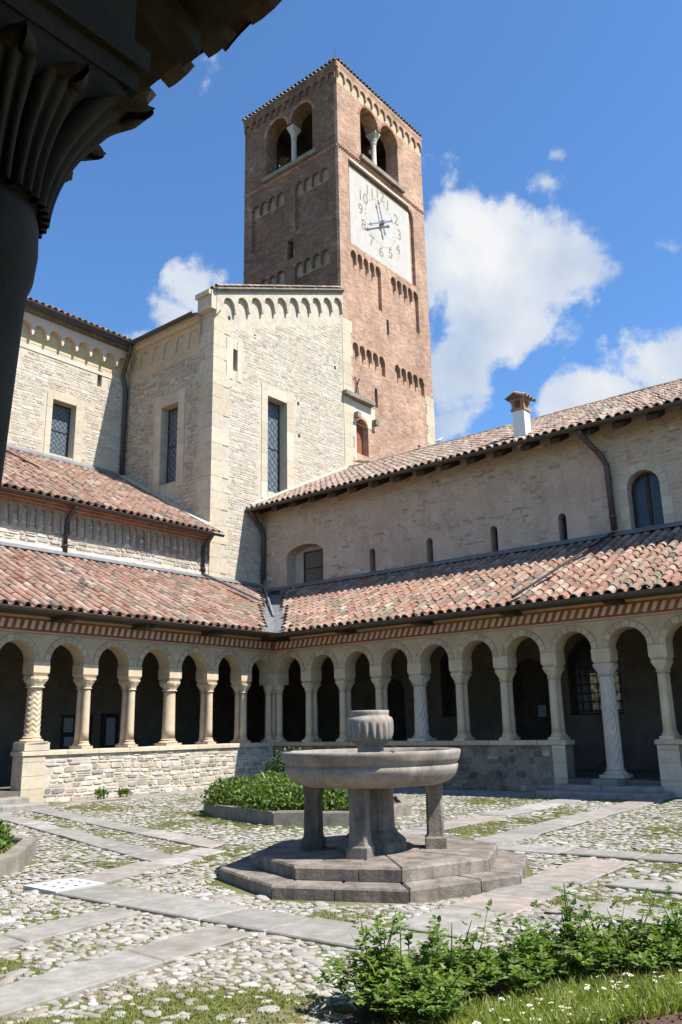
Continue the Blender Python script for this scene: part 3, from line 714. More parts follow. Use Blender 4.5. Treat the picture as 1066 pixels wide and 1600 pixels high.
# ---- right gallery (plane y = 0)
GR = thing('cloister_gallery', (8, 0, 0), 'shaded cloister gallery on the right behind the fountain with spiral twisted columns', 'cloister', 'arcaded galleries round the court')
fR = FY(0.0); xr = [1.45+1.42*i for i in range(11)]; rngR = random.Random(12)
arcade(GR, fR, [(.2, xr[0]-.22)]+[(a+.22, a+1.42-.22) for a in xr[:-1]], 0.0, 16.2)
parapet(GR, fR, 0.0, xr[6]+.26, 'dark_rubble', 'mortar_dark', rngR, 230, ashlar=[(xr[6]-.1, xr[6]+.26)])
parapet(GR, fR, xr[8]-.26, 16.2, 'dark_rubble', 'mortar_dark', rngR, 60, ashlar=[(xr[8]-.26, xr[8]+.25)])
for i, x in enumerate(xr):
    if i == 3: column(GR, x, .25, .20, 'spiral', ZB, .25)
    elif i == 7: column(GR, x, .25, .20, 'tall', .60, .255)
    else: column(GR, x, .13, .112, 'plain', cap_w=.185); column(GR, x, .385, .112, 'plain', cap_w=.185)
    impost(GR, fR, x, .48 if i in (3, 7) else .44)
fl = MB(); fl.box((-.47, .48, -.2), (16.2, 4.43, .362)); fl.box((xr[6]+.26, .02, -.2), (xr[8]-.26, .49, .357)); fl.build('floor', 'floor_stone', GR); ew = MB(); ew.box((16.21, .5, 0), (16.4, 4.44, 7)); ew.build('light_stop_wall', 'inner_wall', GR)  # closing wall at the far end added only to darken the inside
for k, (z, y1) in enumerate(((.13, -1.05), (.25, -.55))):
    u = 9.85 if k == 0 else 10.1
    for l in (.95, 1.1, .95) if k == 0 else (1.2, 1.3):
        s = MB(); s.prism([(u+.006, y1), (u+l-.006, y1), (u+l-.006, -.03), (u+.006, -.03)], 0.0 if k == 0 else .132, z, bevel=.02); s.build('step_slab', 'flag_object', GR); u += l
s = MB(); s.prism([(xr[7]-.33, -.5), (xr[7]+.3, -.5), (xr[7]+.3, .45), (xr[7]-.33, .45)], .255, .40, bevel=.03); s.build('plinth_block', 'kerb_stone', GR)
holes = [arch(3.75, 2.0, 4.85, 3.75), arch(8.45, 1.95, 10.15, 3.45), arch(6.5, .362, 7.75, 3.15), arch(1.2, .362, 2.2, 2.9)]
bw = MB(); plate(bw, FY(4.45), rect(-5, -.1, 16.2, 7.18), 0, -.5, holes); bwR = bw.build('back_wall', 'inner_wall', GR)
for (a, z0, b, z1) in ((3.75, 2.0, 4.85, 4.3), (8.45, 1.95, 10.15, 4.3)):
    w = window(FY(4.45), a, z0, b, z1, -.3, bwR, 'dark_glass', 0, 0)
    lattice(FY(4.45), a, z0, b, z1, -.08, .26, w, 'grille', .016, False)
    if a > 8:
        s = MB(); plate(s, FY(4.45), rect(9.05, 2.1, 9.95, 3.2), -.29, -.295); s.build('lit_pane', 'lit_pane', w)
for (a, b, z1) in ((6.5, 7.75, 3.8), (1.2, 2.2, 3.4)):
    n = 6; dr = MB(); plate(dr, FY(4.45), rect(a, .362, b, z1), -.34, -.36); d = dr.build('door', 'dark_wood', GR)
    for k in range(n):
        s = MB(); plate(s, FY(4.45), rect(a+(b-a)*k/n+.006, .37, a+(b-a)*(k+1)/n-.006, z1-.01), -.30, -.339); s.build('plank', 'dark_wood', d)
# sheets, rafters and valley of the two roofs
TL = EZ+SL*5.8; TR = EZ+SL*5.25
def zL(x): return EZ+SL*(.8-x)
def zR(y): return EZ+SL*(y+.8)
rf = MB()
def slab(mb, P, t=.07):
    P = [Vector(p) for p in P]; n = len(P); lo = [p-Vector((0, 0, t)) for p in P]
    mb.add(P+lo, [tuple(range(n)), tuple(range(2*n-1, n-1, -1))]+[(i, n+i, n+(i+1) % n, (i+1) % n) for i in range(n)])
slab(rf, [(.70, -15, zL(.70)), (.70, -.7, zL(.70)), (-5, 5, zL(-5)), (-5, -15, zL(-5))]); roofL = rf.build('roof', 'dark_wood', GL)
rf = MB(); slab(rf, [(.8, -.8, zR(-.8)), (16.2, -.8, zR(-.8)), (16.2, 4.45, zR(4.45)), (-4.45, 4.45, zR(4.45))]); roofR = rf.build('roof', 'dark_wood', GR)
def val_d(x, y): return ((x-.8)+(y+.8))/1.414                    # distance right of the valley line (either side)
VW = .42
make_tiles(roofL, (.74, 0, zL(.74)), (0, 1, 0), (-1, 0, SL), -15.0, 4.4, 5.7*sqrt(1+SL*SL)-.12,
           lambda u, s: (val_d(.74-s/sqrt(1+SL*SL), u) < -VW), 'tile', random.Random(21), limit=300)
make_tiles(roofR, (0, -.84, zR(-.84)), (1, 0, 0), (0, 1, SL), -4.4, 16.1, 5.25*sqrt(1+SL*SL)-.1,
           lambda u, s: (val_d(u, -.84+s/sqrt(1+SL*SL)) > VW), 'tile', random.Random(22), limit=300)
vm = MB(); n = 12
for k in range(n):
    q = []
    for t in (k/n, (k+1)/n):
        x, y = .86-5.3*t, -.86+5.3*t; z = zL(x)+.02
        for d in (-1, 0, 1): q.append((x+d*.42, y+d*.42, z+(.17 if d else .03)))
    vm.add(q, [(0, 1, 4, 3), (1, 2, 5, 4)])
vm.build('valley_gutter', 'lead', GL)
for root, fr, us, lim in ((GL, fL, [-8.3+2.6*i for i in range(-2, 4)], 0), (GR, fR, [.6+2.85*i for i in range(6)], 0)):
    for u in us:
        s = MB(); q = [(u-.17, 4.55), (u+.17, 4.55), (u+.17, 4.78), (u-.17, 4.78)]
        plate(s, fr, q, .68, -.45); s.build('beam_end', 'dark_wood', root)
    k = 99
    while k < 40:
        u = (-14.8 if root is GL else .9)+k*.48; k += 1
        if (root is GL and u > -.9) or (root is GR and u > 16): break
        s = MB(); p = [fr.at(u-.05, EZ-.07-.11, .78), fr.at(u+.05, EZ-.18, .78), fr.at(u+.05, EZ-.18+SL*.78, 0.0), fr.at(u-.05, EZ-.18+SL*.78, 0.0)]
        s.add(p+[v+Vector((0, 0, .105)) for v in p], [(3, 2, 1, 0), (4, 5, 6, 7), (0, 1, 5, 4), (1, 2, 6, 5), (2, 3, 7, 6), (3, 0, 4, 7)]); s.build('rafter', 'dark_wood', root)
soffit(GL, fL, -15, -.82); soffit(GR, fR, .82, 16.2)
gutter(GL, (.79, -15, EZ+.06), (.79, -.80, EZ+.06), .095); gutter(GR, (.72, -.90, EZ+.02), (16.2, -.90, EZ+.02), .12)
# flashings and pipes that lie on these roofs
s = MB(); s.box((-4.99, -15, zL(-5)+.05), (-4.90, 1.3, zL(-5)+.32)); s.build('flashing', 'cement', GL)
s = MB(); slab(s, [(-4.6, -15, zL(-4.6)+.235), (-4.6, 4.0, zL(-4.6)+.235), (-4.89, 4.0, zL(-4.9)+.26), (-4.89, -15, zL(-4.9)+.26)], .02); s.build('lead_strip', 'lead', GL)
s = MB(); slab(s, [(-4.3, 4.15, zR(4.15)+.235), (16.2, 4.15, zR(4.15)+.235), (16.2, 4.44, zR(4.45)+.27), (-4.6, 4.44, zR(4.45)+.27)], .02); s.build('lead_strip', 'lead', GR)
downpipe(GR, [(10.45, 4.25, zR(4.25)+.3), (9.75, -.1+.0, zR(-.1)+.33), (9.55, -.95, zR(-.95)+.3)], .035, 'black_iron')
downpipe(GL, [(-4.8, 1.0, zL(-4.8)+.32), (-2.3, 1.2, zL(-2.3)+.36), (-1.9, 1.25, zL(-1.9)+.36)], .05, 'lead')
downpipe(GL, [(-4.5, 4.1, 7.75), (-4.3, 3.9, 7.45), (-3.6, 3.3, zL(-3.6)+.25), (-1.0, 1.0, zL(-1)+.1)], .05, 'lead')
# notices inside
nb = tag(MB().build('notice_board', 'board_black'), 'dark notice board with pale sheets on the gallery back wall, behind the second arch', 'notice board', 'notice boards in the left gallery')
def board(o, u0, z0, u1, z1, papers):
    mb = MB(); plate(mb, FX(-4.995), rect(u0, z0, u1, z1), .05, 0); me = mb.mesh('notice_board', 'board_black'); o.data = me
    for a, b, c, d in papers:
        p = MB(); plate(p, FX(-4.995), rect(a, b, c, d), .054, .0505); p.build('paper_sheet', 'paper', o)
board(nb, -4.75, 1.15, -3.6, 2.3, [(-4.7, 1.75, -4.35, 2.2), (-4.65, 1.3, -4.3, 1.6)])
nb2 = tag(MB().build('notice_board', 'board_black'), 'narrower notice board with one tall pale sheet, behind the third arch', 'notice board', 'notice boards in the left gallery')
board(nb2, -3.25, 1.15, -2.55, 2.35, [(-3.05, 1.3, -2.7, 2.2)])
p = MB(); plate(p, FY(4.45), rect(7.22, 1.93, 7.5, 2.3), -.27, -.299); tag(p.build('notice_sheet', 'paper'), 'small white paper notice pinned on the dark gallery door', 'notice')

# ---- near gallery, in whose shade the camera stands
GN = thing('cloister_gallery', (17.77, -19.59, 0), 'dark near cloister bay in silhouette with a leafy capital at the upper left', 'cloister', 'arcaded galleries round the court')
fN = Frame((0, -19.34, 0), (-1, 0, 0), (0, 0, 1))
NX, NY = 17.77, -19.59
mb = MB(); ZA = 3.80
pts = [(-14.5, 5.1), (-24, 5.1)][::-1]
outer = [(-14.5, 5.1), (-24.0, 5.1), (-24.0, ZA)]
for a, b in ((-23.2, -20.92), (-20.3, -18.06), (-17.46, -15.2)):
    r = (b-a)/2; c = (a+b)/2; outer += [(c+r*cos(pi-pi*j/14), ZA+min(r, 1.2)*sin(pi*j/14)*.82) for j in range(15)]
outer.append((-14.5, ZA)); plate(mb, fN, outer, 0, -.5); mb.build('arcade_wall', 'shade_stone', GN)
def near_column(cx, cy, detail):
    r = .158; zn = 3.07; zt = 3.47
    s = MB(); s.lathe([(.125, .5), (.118, 1.5), (.120, 1.9), (.127, 2.3), (.146, 2.78), (.150, 2.84), (.163, 2.88), (.170, 2.96), (.167, 3.03), (.158, zn)], 40, (cx, cy))
    o = s.build('column', 'shade_stone', GN, True)
    b = MB(); b.box((cx-.3, cy-.3, .30), (cx+.3, cy+.3, .42)); b.lathe([(.28, .42), (.29, .46), (.2, .5)], 20, (cx, cy)); b.build('column_base', 'shade_stone', o)
    H_ = zt-zn
    def reach(a): return min(.30/max(abs(cos(a)), abs(sin(a))), .40)
    def bell(t, R_=.40): return r+(R_-r)*(.25*t+.75*t**2.3)
    core = MB(); core.lathe([(bell(k/12)*.985, zn+H_*k/12) for k in range(13)], 48, (cx, cy), mod=lambda a, z, q: bell((z-zn)/H_, reach(a))*.985); cap = core.build('capital', 'shade_stone', o, True)
    def leaf(az, ang, h):
        """a broad ribbed water leaf lying on the bell, blunt, with a rolled lip"""
        m = MB(); nu, nv = 26, 22; vs = []
        for layer in (0, 1):
            for j in range(nv+1):
                t = j/nv; rr = bell(t*h/H_, reach(az))+.014; zz = zn+h*t
                if t > .80: e = (t-.80)/.20; rr += .045*e**1.6; zz -= .035*e**3
                wd = ang if t < .74 else ang*max(0.0, 1-((t-.74)/.262)**2.6)**.5
                for i in range(nu+1):
                    q = i/nu*2-1; rib = (.016*(2*abs(cos(q*pi*1.5))**.6-1)+.006)*(1-.75*max(0, (t-.7)/.3))
                    k = rr+rib-.022*abs(q)**3*t-(.05 if layer else 0); a = az+q*wd
                    vs.append((cx+k*cos(a), cy+k*sin(a), zz-.03*q*q*t*t))
        row = nu+1; off = row*(nv+1)
        fs = [(j*row+i, j*row+i+1, (j+1)*row+i+1, (j+1)*row+i) for j in range(nv) for i in range(nu)]
        fs += [tuple(off+k for k in reversed(f)) for f in fs]
        fs += [(j*row, (j+1)*row, off+(j+1)*row, off+j*row) for j in range(nv)]+[((j+1)*row+nu, j*row+nu, off+j*row+nu, off+(j+1)*row+nu) for j in range(nv)]
        m.add(vs, fs); m.build('carved_leaf', 'shade_stone', cap, True)
    for i in range(12): leaf(2*pi*i/12+radians(45+2), pi/12*.97, H_*(1.0 if i % 3 == 0 else .93))
    ab = MB(); ab.box((cx-.30, cy-.29, zt-.005), (cx+.30, cy+.29, zt+.06)); ab.box((cx-.325, cy-.31, zt+.06), (cx+.325, cy+.31, zt+.13)); ab.build('abacus', 'shade_stone', cap)
    im = MB(); im.box((cx-.30, cy-.27, zt+.13), (cx+.30, cy+.27, ZA)); im.build('impost_block', 'shade_stone', o)
near_column(NX, NY, True); near_column(20.61, NY, False); near_column(14.93, NY, False)
rf = MB(); slab(rf, [(13, -18.42, 4.83), (13, -23.6, 4.83+SL*5.18), (24, -23.6, 4.83+SL*5.18), (24, -18.42, 4.83)]); roofN = rf.build('roof', 'dark_wood', GN)
make_tiles(roofN, (0, -18.36, 4.80), (-1, 0, 0), (0, -1, SL), -24, -13, 1.6, lambda u, s: True, 'shade_tile', random.Random(23), limit=60)
for k in range(22):
    x = 13.3+k*.5; s = MB(); p = [(x-.06, -18.48, 4.63), (x+.06, -18.48, 4.63), (x+.06, -23, 4.63+SL*4.5), (x-.06, -23, 4.63+SL*4.5)]
    s.add(p+[(a, b, c+.12) for a, b, c in p], [(3, 2, 1, 0), (4, 5, 6, 7), (0, 1, 5, 4), (1, 2, 6, 5), (2, 3, 7, 6), (3, 0, 4, 7)]); s.build('rafter', 'dark_wood', GN)
bw = MB(); bw.box((13, -24.0, -.1), (24, -23.6, 7.2)); bw.build('back_wall', 'inner_wall', GN)
for x in (13.0, 23.8): bw = MB(); bw.box((x, -23.59, -.1), (x+.2, -19.85, 7.1)); bw.build('light_stop_wall', 'inner_wall', GN)  # unseen walls added at both ends to keep skylight out
fl = MB(); fl.box((13, -23.6, -.2), (24, -19.4, .30)); fl.build('floor', 'floor_stone', GN)

# ================================================================== AISLE AND NAVE OF THE CHURCH
rngW = random.Random(31)
AI = thing('church_aisle', (-7, -4, 0), 'low church aisle above the left gallery with tiled roof and brick arched frieze', 'church aisle')
fA = FX(-5.0); mb = MB(); plate(mb, fA, rect(-15, 7.45, 1.42, 9.55), 0, -.5); aw = mb.build('wall', 'mortar_rubble', AI)
rubble_stuff('wall_stones', fA, (-15, 7.75, 1.4, 8.95), keep_out([]), 'rubble_island', aw, rngW, (.10, .18), (.16, .45))
s = MB(); fz = fringe(-15, 1.4, 52, lambda u: 8.98, .62, .14, 4); plate(s, fA, [(1.4, 9.05), (-15, 9.05)]+fz, .10, .0); s.build('arched_frieze', 'old_plaster', aw)
s = MB()
for k, (z0, z1, n) in enumerate(((9.05, 9.13, .14), (9.13, 9.23, .20), (9.23, 9.33, .27))): plate(s, fA, rect(-15, z0, 1.4, z1), n, 0)
s.build('brick_cornice', 'red_brick', aw)
SA = (12.9-9.28)/6.55
rf = MB(); slab(rf, [(-4.45, -15, 9.28), (-4.45, 1.42, 9.28), (-11, 1.42, 12.9), (-11, -15, 12.9)]); ra = rf.build('roof', 'dark_wood', AI)
make_tiles(ra, (-4.40, 0, 9.27), (0, 1, 0), (-1, 0, SA), -12.5, 1.30, 6.5*sqrt(1+SA*SA), lambda u, s: True, 'tile', random.Random(24), limit=300)
gutter(AI, (-4.35, -15, 9.27), (-4.35, 1.6, 9.27), .09)
downpipe(AI, [(-4.36, -5.1, 9.2), (-4.6, -5.1, 9.0), (-4.88, -5.1, 8.75), (-4.88, -5.1, zL(-4.9)+.25)], .085)
downpipe(AI, [(-4.36, 1.05, 9.2), (-4.6, 1.05, 9.0), (-4.88, 1.05, 8.75), (-4.88, 1.05, zL(-4.9)+.3)], .085)
s = MB(); slab(s, [(-4.8, 1.10, 9.28+SA*.35+.24), (-4.8, 1.43, 9.28+SA*.35+.30), (-11, 1.43, 12.9+.30), (-11, 1.10, 12.9+.24)], .05); s.build('flashing', 'mortar_side', AI)
s = MB(); slab(s, [(-10.7, -15, 12.9-.16+.24), (-10.7, 1.0, 12.98), (-10.98, 1.0, 13.2), (-10.98, -15, 13.2)], .04); s.build('lead_strip', 'lead', AI)
s = MB(); s.tube([(-10.6, -5.4, 12.98), (-8.0, -4.5, 9.28+SA*3.55+.25)], .035, 6); s.build('cable', 'black_iron', AI)

NV = thing('church_nave', (-14, -6, 0), 'pale stone church nave wall on the left with a frescoed row of little arches', 'church nave')
fV = FX(-11.0); wv = [rect(-2.35, 13.3, -1.2, 15.75), rect(-.2, 17.05, .03, 17.85), rect(-4.35, 17.0, -4.1, 17.9), rect(-10, 13.3, -8.85, 15.75)]
mb = MB(); plate(mb, fV, rect(-16, 12.6, 1.45, 19.45), 0, -.6, wv); nw = mb.build('wall', 'mortar_pale', NV)
rubble_stuff('wall_stones', fV, (-16, 12.95, 1.45, 17.55), keep_out([rect(-2.65, 12.95, -.85, 16.1), wv[1], wv[2], rect(-10.3, 13, -8.5, 16)]), 'pale_stone_island', nw, rngW, (.08, .21), (.12, .46), (.006, .016))
for (a, b) in ((-2.35, -1.2), (-10, -8.85)):
    for u0, u1, z0, z1 in ((a-.28, a, 13.0, 16.1), (b, b+.36, 13.0, 16.1)):
        z = z0
        while z < z1-.05:
            h = min(rngW.uniform(.45, .75), z1-z); s = MB(); plate(s, fV, rect(u0+.005, z+.005, u1-.002, z+h-.005), .03, -.3); s.build('jamb_block', 'ashlar_object', nw); z += h
    s = MB(); plate(s, fV, rect(a+.002, 15.755, b-.002, 16.1), .03, -.3); s.build('lintel', 'ashlar_object', nw)
    window(fV, a, 13.3, b, 15.75, -.42, nw, step=.24)
s = MB(); plate(s, fV, rect(-16, 17.95, 1.44, 19.0), .012, .0005); s.build('fresco_ground', 'yellow_plaster', nw)
fz = fringe(-15.9, 1.38, 24, lambda u: 18.78, .26, .15, 8); s = MB(); plate(s, fV, [(1.38, 19.12), (-15.9, 19.12)]+fz, .26, .0); s.build('arched_frieze', 'pink_plaster', nw)
s = MB(); plate(s, fV, rect(-16, 17.62, 1.42, 17.78), .03, .0005, [], 0); s.build('painted_band', 'clock_pink', nw)
s = MB()
for z0, z1, n in ((19.12, 19.2, .22), (19.2, 19.3, .3), (19.3, 19.42, .36)): plate(s, fV, rect(-16, z0, 1.42, z1), n, 0)
s.build('cornice', 'near_stone', nw)
rf = MB(); slab(rf, [(-10.35, -16, 19.42), (-10.35, 1.4, 19.42), (-15.5, 4, 22.0), (-15.5, -16, 22.0)]); rn = rf.build('roof', 'dark_wood', NV)
make_tiles(rn, (-10.30, 0, 19.42), (0, 1, 0), (-1, 0, .5), -7.5, 1.0, 1.6, lambda u, s: True, 'old_tile', random.Random(25), limit=60)
gutter(NV, (-10.22, -16, 19.40), (-10.22, 1.15, 19.40), .10)
s = MB(); s.box((-20, -16, 0), (-11.61, 6, 19.3)); s.build('church_body', 'mortar_side', NV)

# ================================================================== TRANSEPT
TX = thing('church_transept', (-5.5, 5, 0), 'tall pale stone transept with corner quoins, a long leaded window and sloping arched cornice', 'church transept')
RK = .418; YC = 1.45
def rake(u): return 20.32+RK*(u-YC)
fT = FX(-5.0); W1 = rect(4.75, 11.9, 6.02, 16.42); SLT = rect(2.58, 16.95, 2.84, 17.98)
puts = [rect(u, z, u+.16, z+.2) for u, z in ((3.85, 18.95), (6.75, 16.55), (6.8, 14.95), (9.55, 19.35), (2.25, 19.25))]
mb = MB(); plate(mb, fT, [(YC, 6.5), (10.25, 6.5), (10.25, rake(10.25)), (YC, rake(YC))], 0, -.75, [W1, SLT]+puts); tw = mb.build('gable_wall', 'mortar_pale', TX)
for q in puts+[SLT]: s = MB(); plate(s, fT, q, -.35, -.37); s.build('recess_back', 'black_iron', tw)
keepT = keep_out([rect(4.3, 11.2, 6.5, 16.95), rect(2.1, 16.4, 3.1, 18.5)]+puts, lambda p: p[1] < rake(p[0])-1.75 and p[0] > 2.32-.25*((p[1] % 1.3) > .65))
rubble_stuff('wall_stones', fT, (1.5, 7.2, 10.2, 23), keepT, 'pale_stone_island', tw, rngW, (.07, .20), (.12, .44), (.004, .014))
z = 7.3; k = 0
while z < 19.6:
    h = rngW.uniform(.55, .75); lx, ly = ((.5, .95) if k % 2 else (.85, .6)); s = MB()
    s.box((-5-lx, YC-.022, z+.006), (-5+.024, YC+ly, z+h-.006)); s.build('quoin_block', 'ashlar_object', tw); z += h; k += 1
for u0, u1 in ((4.36, 4.75), (6.02, 6.46)):
    z = 11.5
    while z < 16.9:
        h = min(rngW.uniform(.5, .85), 16.95-z); s = MB(); plate(s, fT, rect(u0+.005, z+.005, u1-.002 if u0 < 5 else u1, z+h-.005), .026, -.3); s.build('jamb_block', 'ashlar_object', tw); z += h
s = MB(); plate(s, fT, rect(4.752, 16.425, 6.018, 16.92), .026, -.3); s.build('lintel', 'ashlar_object', tw)
s = MB(); plate(s, fT, rect(4.752, 11.5, 6.018, 11.895), .05, -.3); s.build('sill', 'ashlar_object', tw)
for q in (rect(2.2, 16.5, 2.575, 18.4), rect(2.845, 16.5, 3.1, 18.4)): s = MB(); plate(s, fT, q, .026, -.2); s.build('jamb_block', 'ashlar_object', tw)
window(fT, 4.75, 11.9, 6.02, 16.42, -.45, tw, step=.34)
fz = fringe(YC+.3, 10.2, 10, lambda u: rake(u)-.42, .45, .2, 8)
s = MB(); plate(s, fT, [(10.2, rake(10.2)-.12), (YC-.02, rake(YC)-.12), (YC-.02, rake(YC)-1.2)]+fz[1:], .17, .0); s.build('arched_cornice', 'worn_render', tw)
s = MB(); s.add([], []);
for dz, n in ((-.12, .24), (-.02, .34)):
    plate(s, fT, [(YC-.12, rake(YC-.12)+dz), (10.2, rake(10.2)+dz), (10.2, rake(10.2)+dz+.10), (YC-.12, rake(YC-.12)+dz+.10)], n, -.7)
s.build('rake_moulding', 'near_stone', tw)
Srk = Vector((0, 1, RK)).normalized(); vt = MB()
for k in range(2):
    for i in range(23): tile_geo(vt, Vector((-4.72-k*.28, YC-.16+.4*i*Srk.y, rake(YC-.16)+.12+.4*i*Srk.z)), Vector((1, 0, 0)), Srk, Vector((1, 0, 0)).cross(Srk), rngW)
vt.build('verge_tiles', 'old_tile_island', tw, kind='stuff')
# side wall of the transept (faces the camera, in shade)
fS = FY(YC); W2 = rect(-8.35, 12.1, -7.2, 15.72)
mb = MB(); plate(mb, fS, rect(-11.0, 6.5, -5.75, 19.35), 0, -.6, [W2]); sw = mb.build('side_wall', 'mortar_side', TX)
rubble_stuff('wall_stones', fS, (-10.98, 9.2, -5.05, 17.6), keep_out([rect(-8.8, 11.6, -6.8, 16.2)], lambda p: p[0] < -5.5-.35*((p[1] % 1.3) > .65) and p[1] > 9.28+SA*(-4.45-p[0])), 'transept_side_island', sw, rngW, (.10, .22), (.16, .46), (.012, .04))
for u0, u1 in ((-8.75, -8.35), (-7.2, -6.75)):
    z = 11.8
    while z < 16.2:
        h = min(rngW.uniform(.5, .85), 16.25-z); s = MB(); plate(s, fS, rect(u0+.002, z+.005, u1-.002, z+h-.005), .035, -.3); s.build('jamb_block', 'ashlar_object', sw); z += h
s = MB(); plate(s, fS, rect(-8.348, 15.725, -7.202, 16.25), .035, -.3); s.build('lintel', 'ashlar_object', sw)
window(fS, -8.35, 12.1, -7.2, 15.72, -.38, sw, step=.3)
s = MB(); plate(s, fS, rect(-10.98, 17.6, -5.76, 19.0), .02, .0005); s.build('plaster_band', 'cream_plaster', sw)
fz = fringe(-10.9, -5.8, 6, lambda u: 18.85, .42, .2, 8); s = MB(); plate(s, fS, [(-5.78, 19.05), (-10.98, 19.05)]+fz, .09, .0205); s.build('arched_frieze', 'cream_plaster', sw)
s = MB(); plate(s, fS, rect(-10.98, 19.05, -5.78, 19.2), .22, 0); plate(s, fS, rect(-10.98, 19.2, -5.78, 19.34), .3, 0); s.build('cornice', 'column_stone', sw)
rf = MB(); slab(rf, [(-5.75, 1.0, 19.36), (-5.75, 10.2, 19.36+RK*9.2), (-12.5, 10.2, 19.36+RK*9.2), (-12.5, 1.0, 19.36)]); rt_ = rf.build('roof', 'lead', TX)
gutter(TX, (-10.2, .92, 19.36), (-5.76, .92, 19.36), .10)
s = MB(); s.box((-11.6, 2.06, 5), (-5.76, 10.2, 19.3)); s.build('inner_core', 'mortar_side', TX)
downpipe(TX, [(-10.2, .95, 19.3), (-10.3, 1.0, 19.0), (-10.75, 1.0, 17.9), (-10.85, 1.25, 17.3), (-10.85, 1.25, 13.1)], .10)
# kneeler where the gable stands above the side roof
s = MB(); s.box((-5.75, YC-.30, 19.36), (-5.0+.15, YC-.002, 20.2)); s.box((-5.8, YC-.42, 20.0), (-4.9, YC-.30, 20.22)); s.build('kneeler', 'ashlar_object', TX)

# ================================================================== BELL TOWER
TW = thing('bell_tower', (-8.7, 14.5, 0), 'tall square brick bell tower with clock face and twin arched belfry openings', 'bell tower')
X0, X1, Y0, Y1, ZT = -12.4, -5.0, 10.25, 18.75, 38.55
fX = FX(X1); fY = FY(Y0); SK = .2
def twin(a, b, z0, zs):
    m = (a+b)/2; r = (m-.13-a)/2; A = lambda c: [(c+r*cos(pi*i/10), zs+r*sin(pi*i/10)) for i in range(11)]
    return [[(a, z0), (b, z0)]+A(b-r)+A(a+r)]
BX = twin(12.35, 16.1, 33.55, 36.4); BY = twin(-10.55, -6.85, 33.55, 36.4)
DOOR = arch(11.25, 15.3, 12.27, 16.75); SL1 = rect(14.28, 23.05, 14.5, 24.0); SL2 = arch(12.95, 18.3, 13.2, 19.3)
PAN = [scallop(11.15, 24.3, 13.9, 27.02, 5, .5), scallop(14.85, 24.3, 17.65, 27.02, 5, .5), scallop(11.1, 20.35, 14.0, 21.5, 5, .42), scallop(14.9, 20.35, 17.85, 21.5, 5, .42)]
CLK = [(11.15, 27.4), (17.5, 27.4), (17.5, 32.0)]+[(16.9+.6*cos(pi/2*i/6), 32.0+.6*sin(pi/2*i/6)) for i in range(1, 7)]+[(11.15, 32.6)]
mb = MB(); plate(mb, fX, rect(Y0, 4, Y1, ZT), 0, -SK, BX+[DOOR, SL1, SL2, CLK]+PAN); t1 = mb.build('brick_wall', 'tower_brick', TW)
fX2 = FX(X1-SK); mb = MB(); plate(mb, fX2, rect(Y0+.9, 4, Y1-.9, ZT), -.0005, -.7, BX+[DOOR, SL1, SL2]); mb.build('inner_brickwork', 'tower_brick', t1)
PY = [scallop(-11.75, 29.0, -9.1, 32.15, 4, .5), scallop(-8.25, 29.0, -5.75, 32.15, 4, .5), scallop(-11.7, 24.6, -9.1, 26.98, 4, .5), scallop(-8.3, 24.6, -5.75, 26.98, 4, .5)]
SL3 = arch(-8.85, 27.4, -8.4, 28.6, rise=.3)
mb = MB(); plate(mb, fY, rect(X0, 4, X1-SK, ZT), 0, -SK, BY+[SL3]+PY); t2 = mb.build('brick_wall', 'darker_brick', TW)
mb = MB(); plate(mb, FY(Y0+SK), rect(X0, 4, X1-SK-.0005, ZT), -.0005, -.7, BY+[SL3]); mb.build('inner_brickwork', 'darker_brick', t2)
# plaster left in the heads of the panels on the shaded side
for a, b, z in ((-11.75, -9.1, 31.35), (-8.25, -5.75, 31.35), (-11.7, -9.1, 26.15), (-8.3, -5.75, 26.15)):
    s = MB(); plate(s, FY(Y0+SK), rect(a, z, b, z+.85), .003, .0); s.build('plaster_patch', 'old_plaster', t2)
fB = Frame((0, Y1, 0), (-1, 0, 0), (0, 0, 1)); mb = MB(); plate(mb, fB, rect(5.9, 4, -X0, ZT), 0, -.9, [[(-u, v) for u, v in reversed(h)] for h in BY]); mb.build('brick_wall', 'shade_brick', TW)
fW = Frame((X0, 0, 0), (0, -1, 0), (0, 0, 1)); mb = MB(); plate(mb, fW, rect(-Y1+.9, 4, -Y0-.9, ZT), 0, -.9, [[(-u, v) for u, v in reversed(h)] for h in BX]); mb.build('brick_wall', 'shade_brick', TW)
for z, nm in ((32.9, 'belfry_floor'), (38.0, 'belfry_ceiling')): s = MB(); s.box((X0+.9, Y0+.9, z), (X1-.9, Y1-.9, z+.3)); s.build(nm, 'dark_wood', TW)
for y in (12.4, 14.5, 16.6): s = MB(); s.box((X0+.9, y-.2, 35.4), (X1-.9, y+.2, 35.9)); s.build('bell_beam', 'dark_wood', TW)
for x, y in ((-10.2, 13.1), (-7.2, 13.1), (-10.2, 15.9), (-7.2, 15.9)): s = MB(); s.box((x-.2, y-.2, 33.2), (x+.2, y+.2, 37.9)); s.build('bell_post', 'dark_wood', TW)
bl = MB(); bl.lathe([(.1, 35.6), (.35, 35.5), (.42, 35.1), (.55, 34.7), (.75, 34.4), (.72, 34.38), (.45, 34.8)], 20, (-8.7, 14.5)); bl.build('bell', 'iron', TW, True)
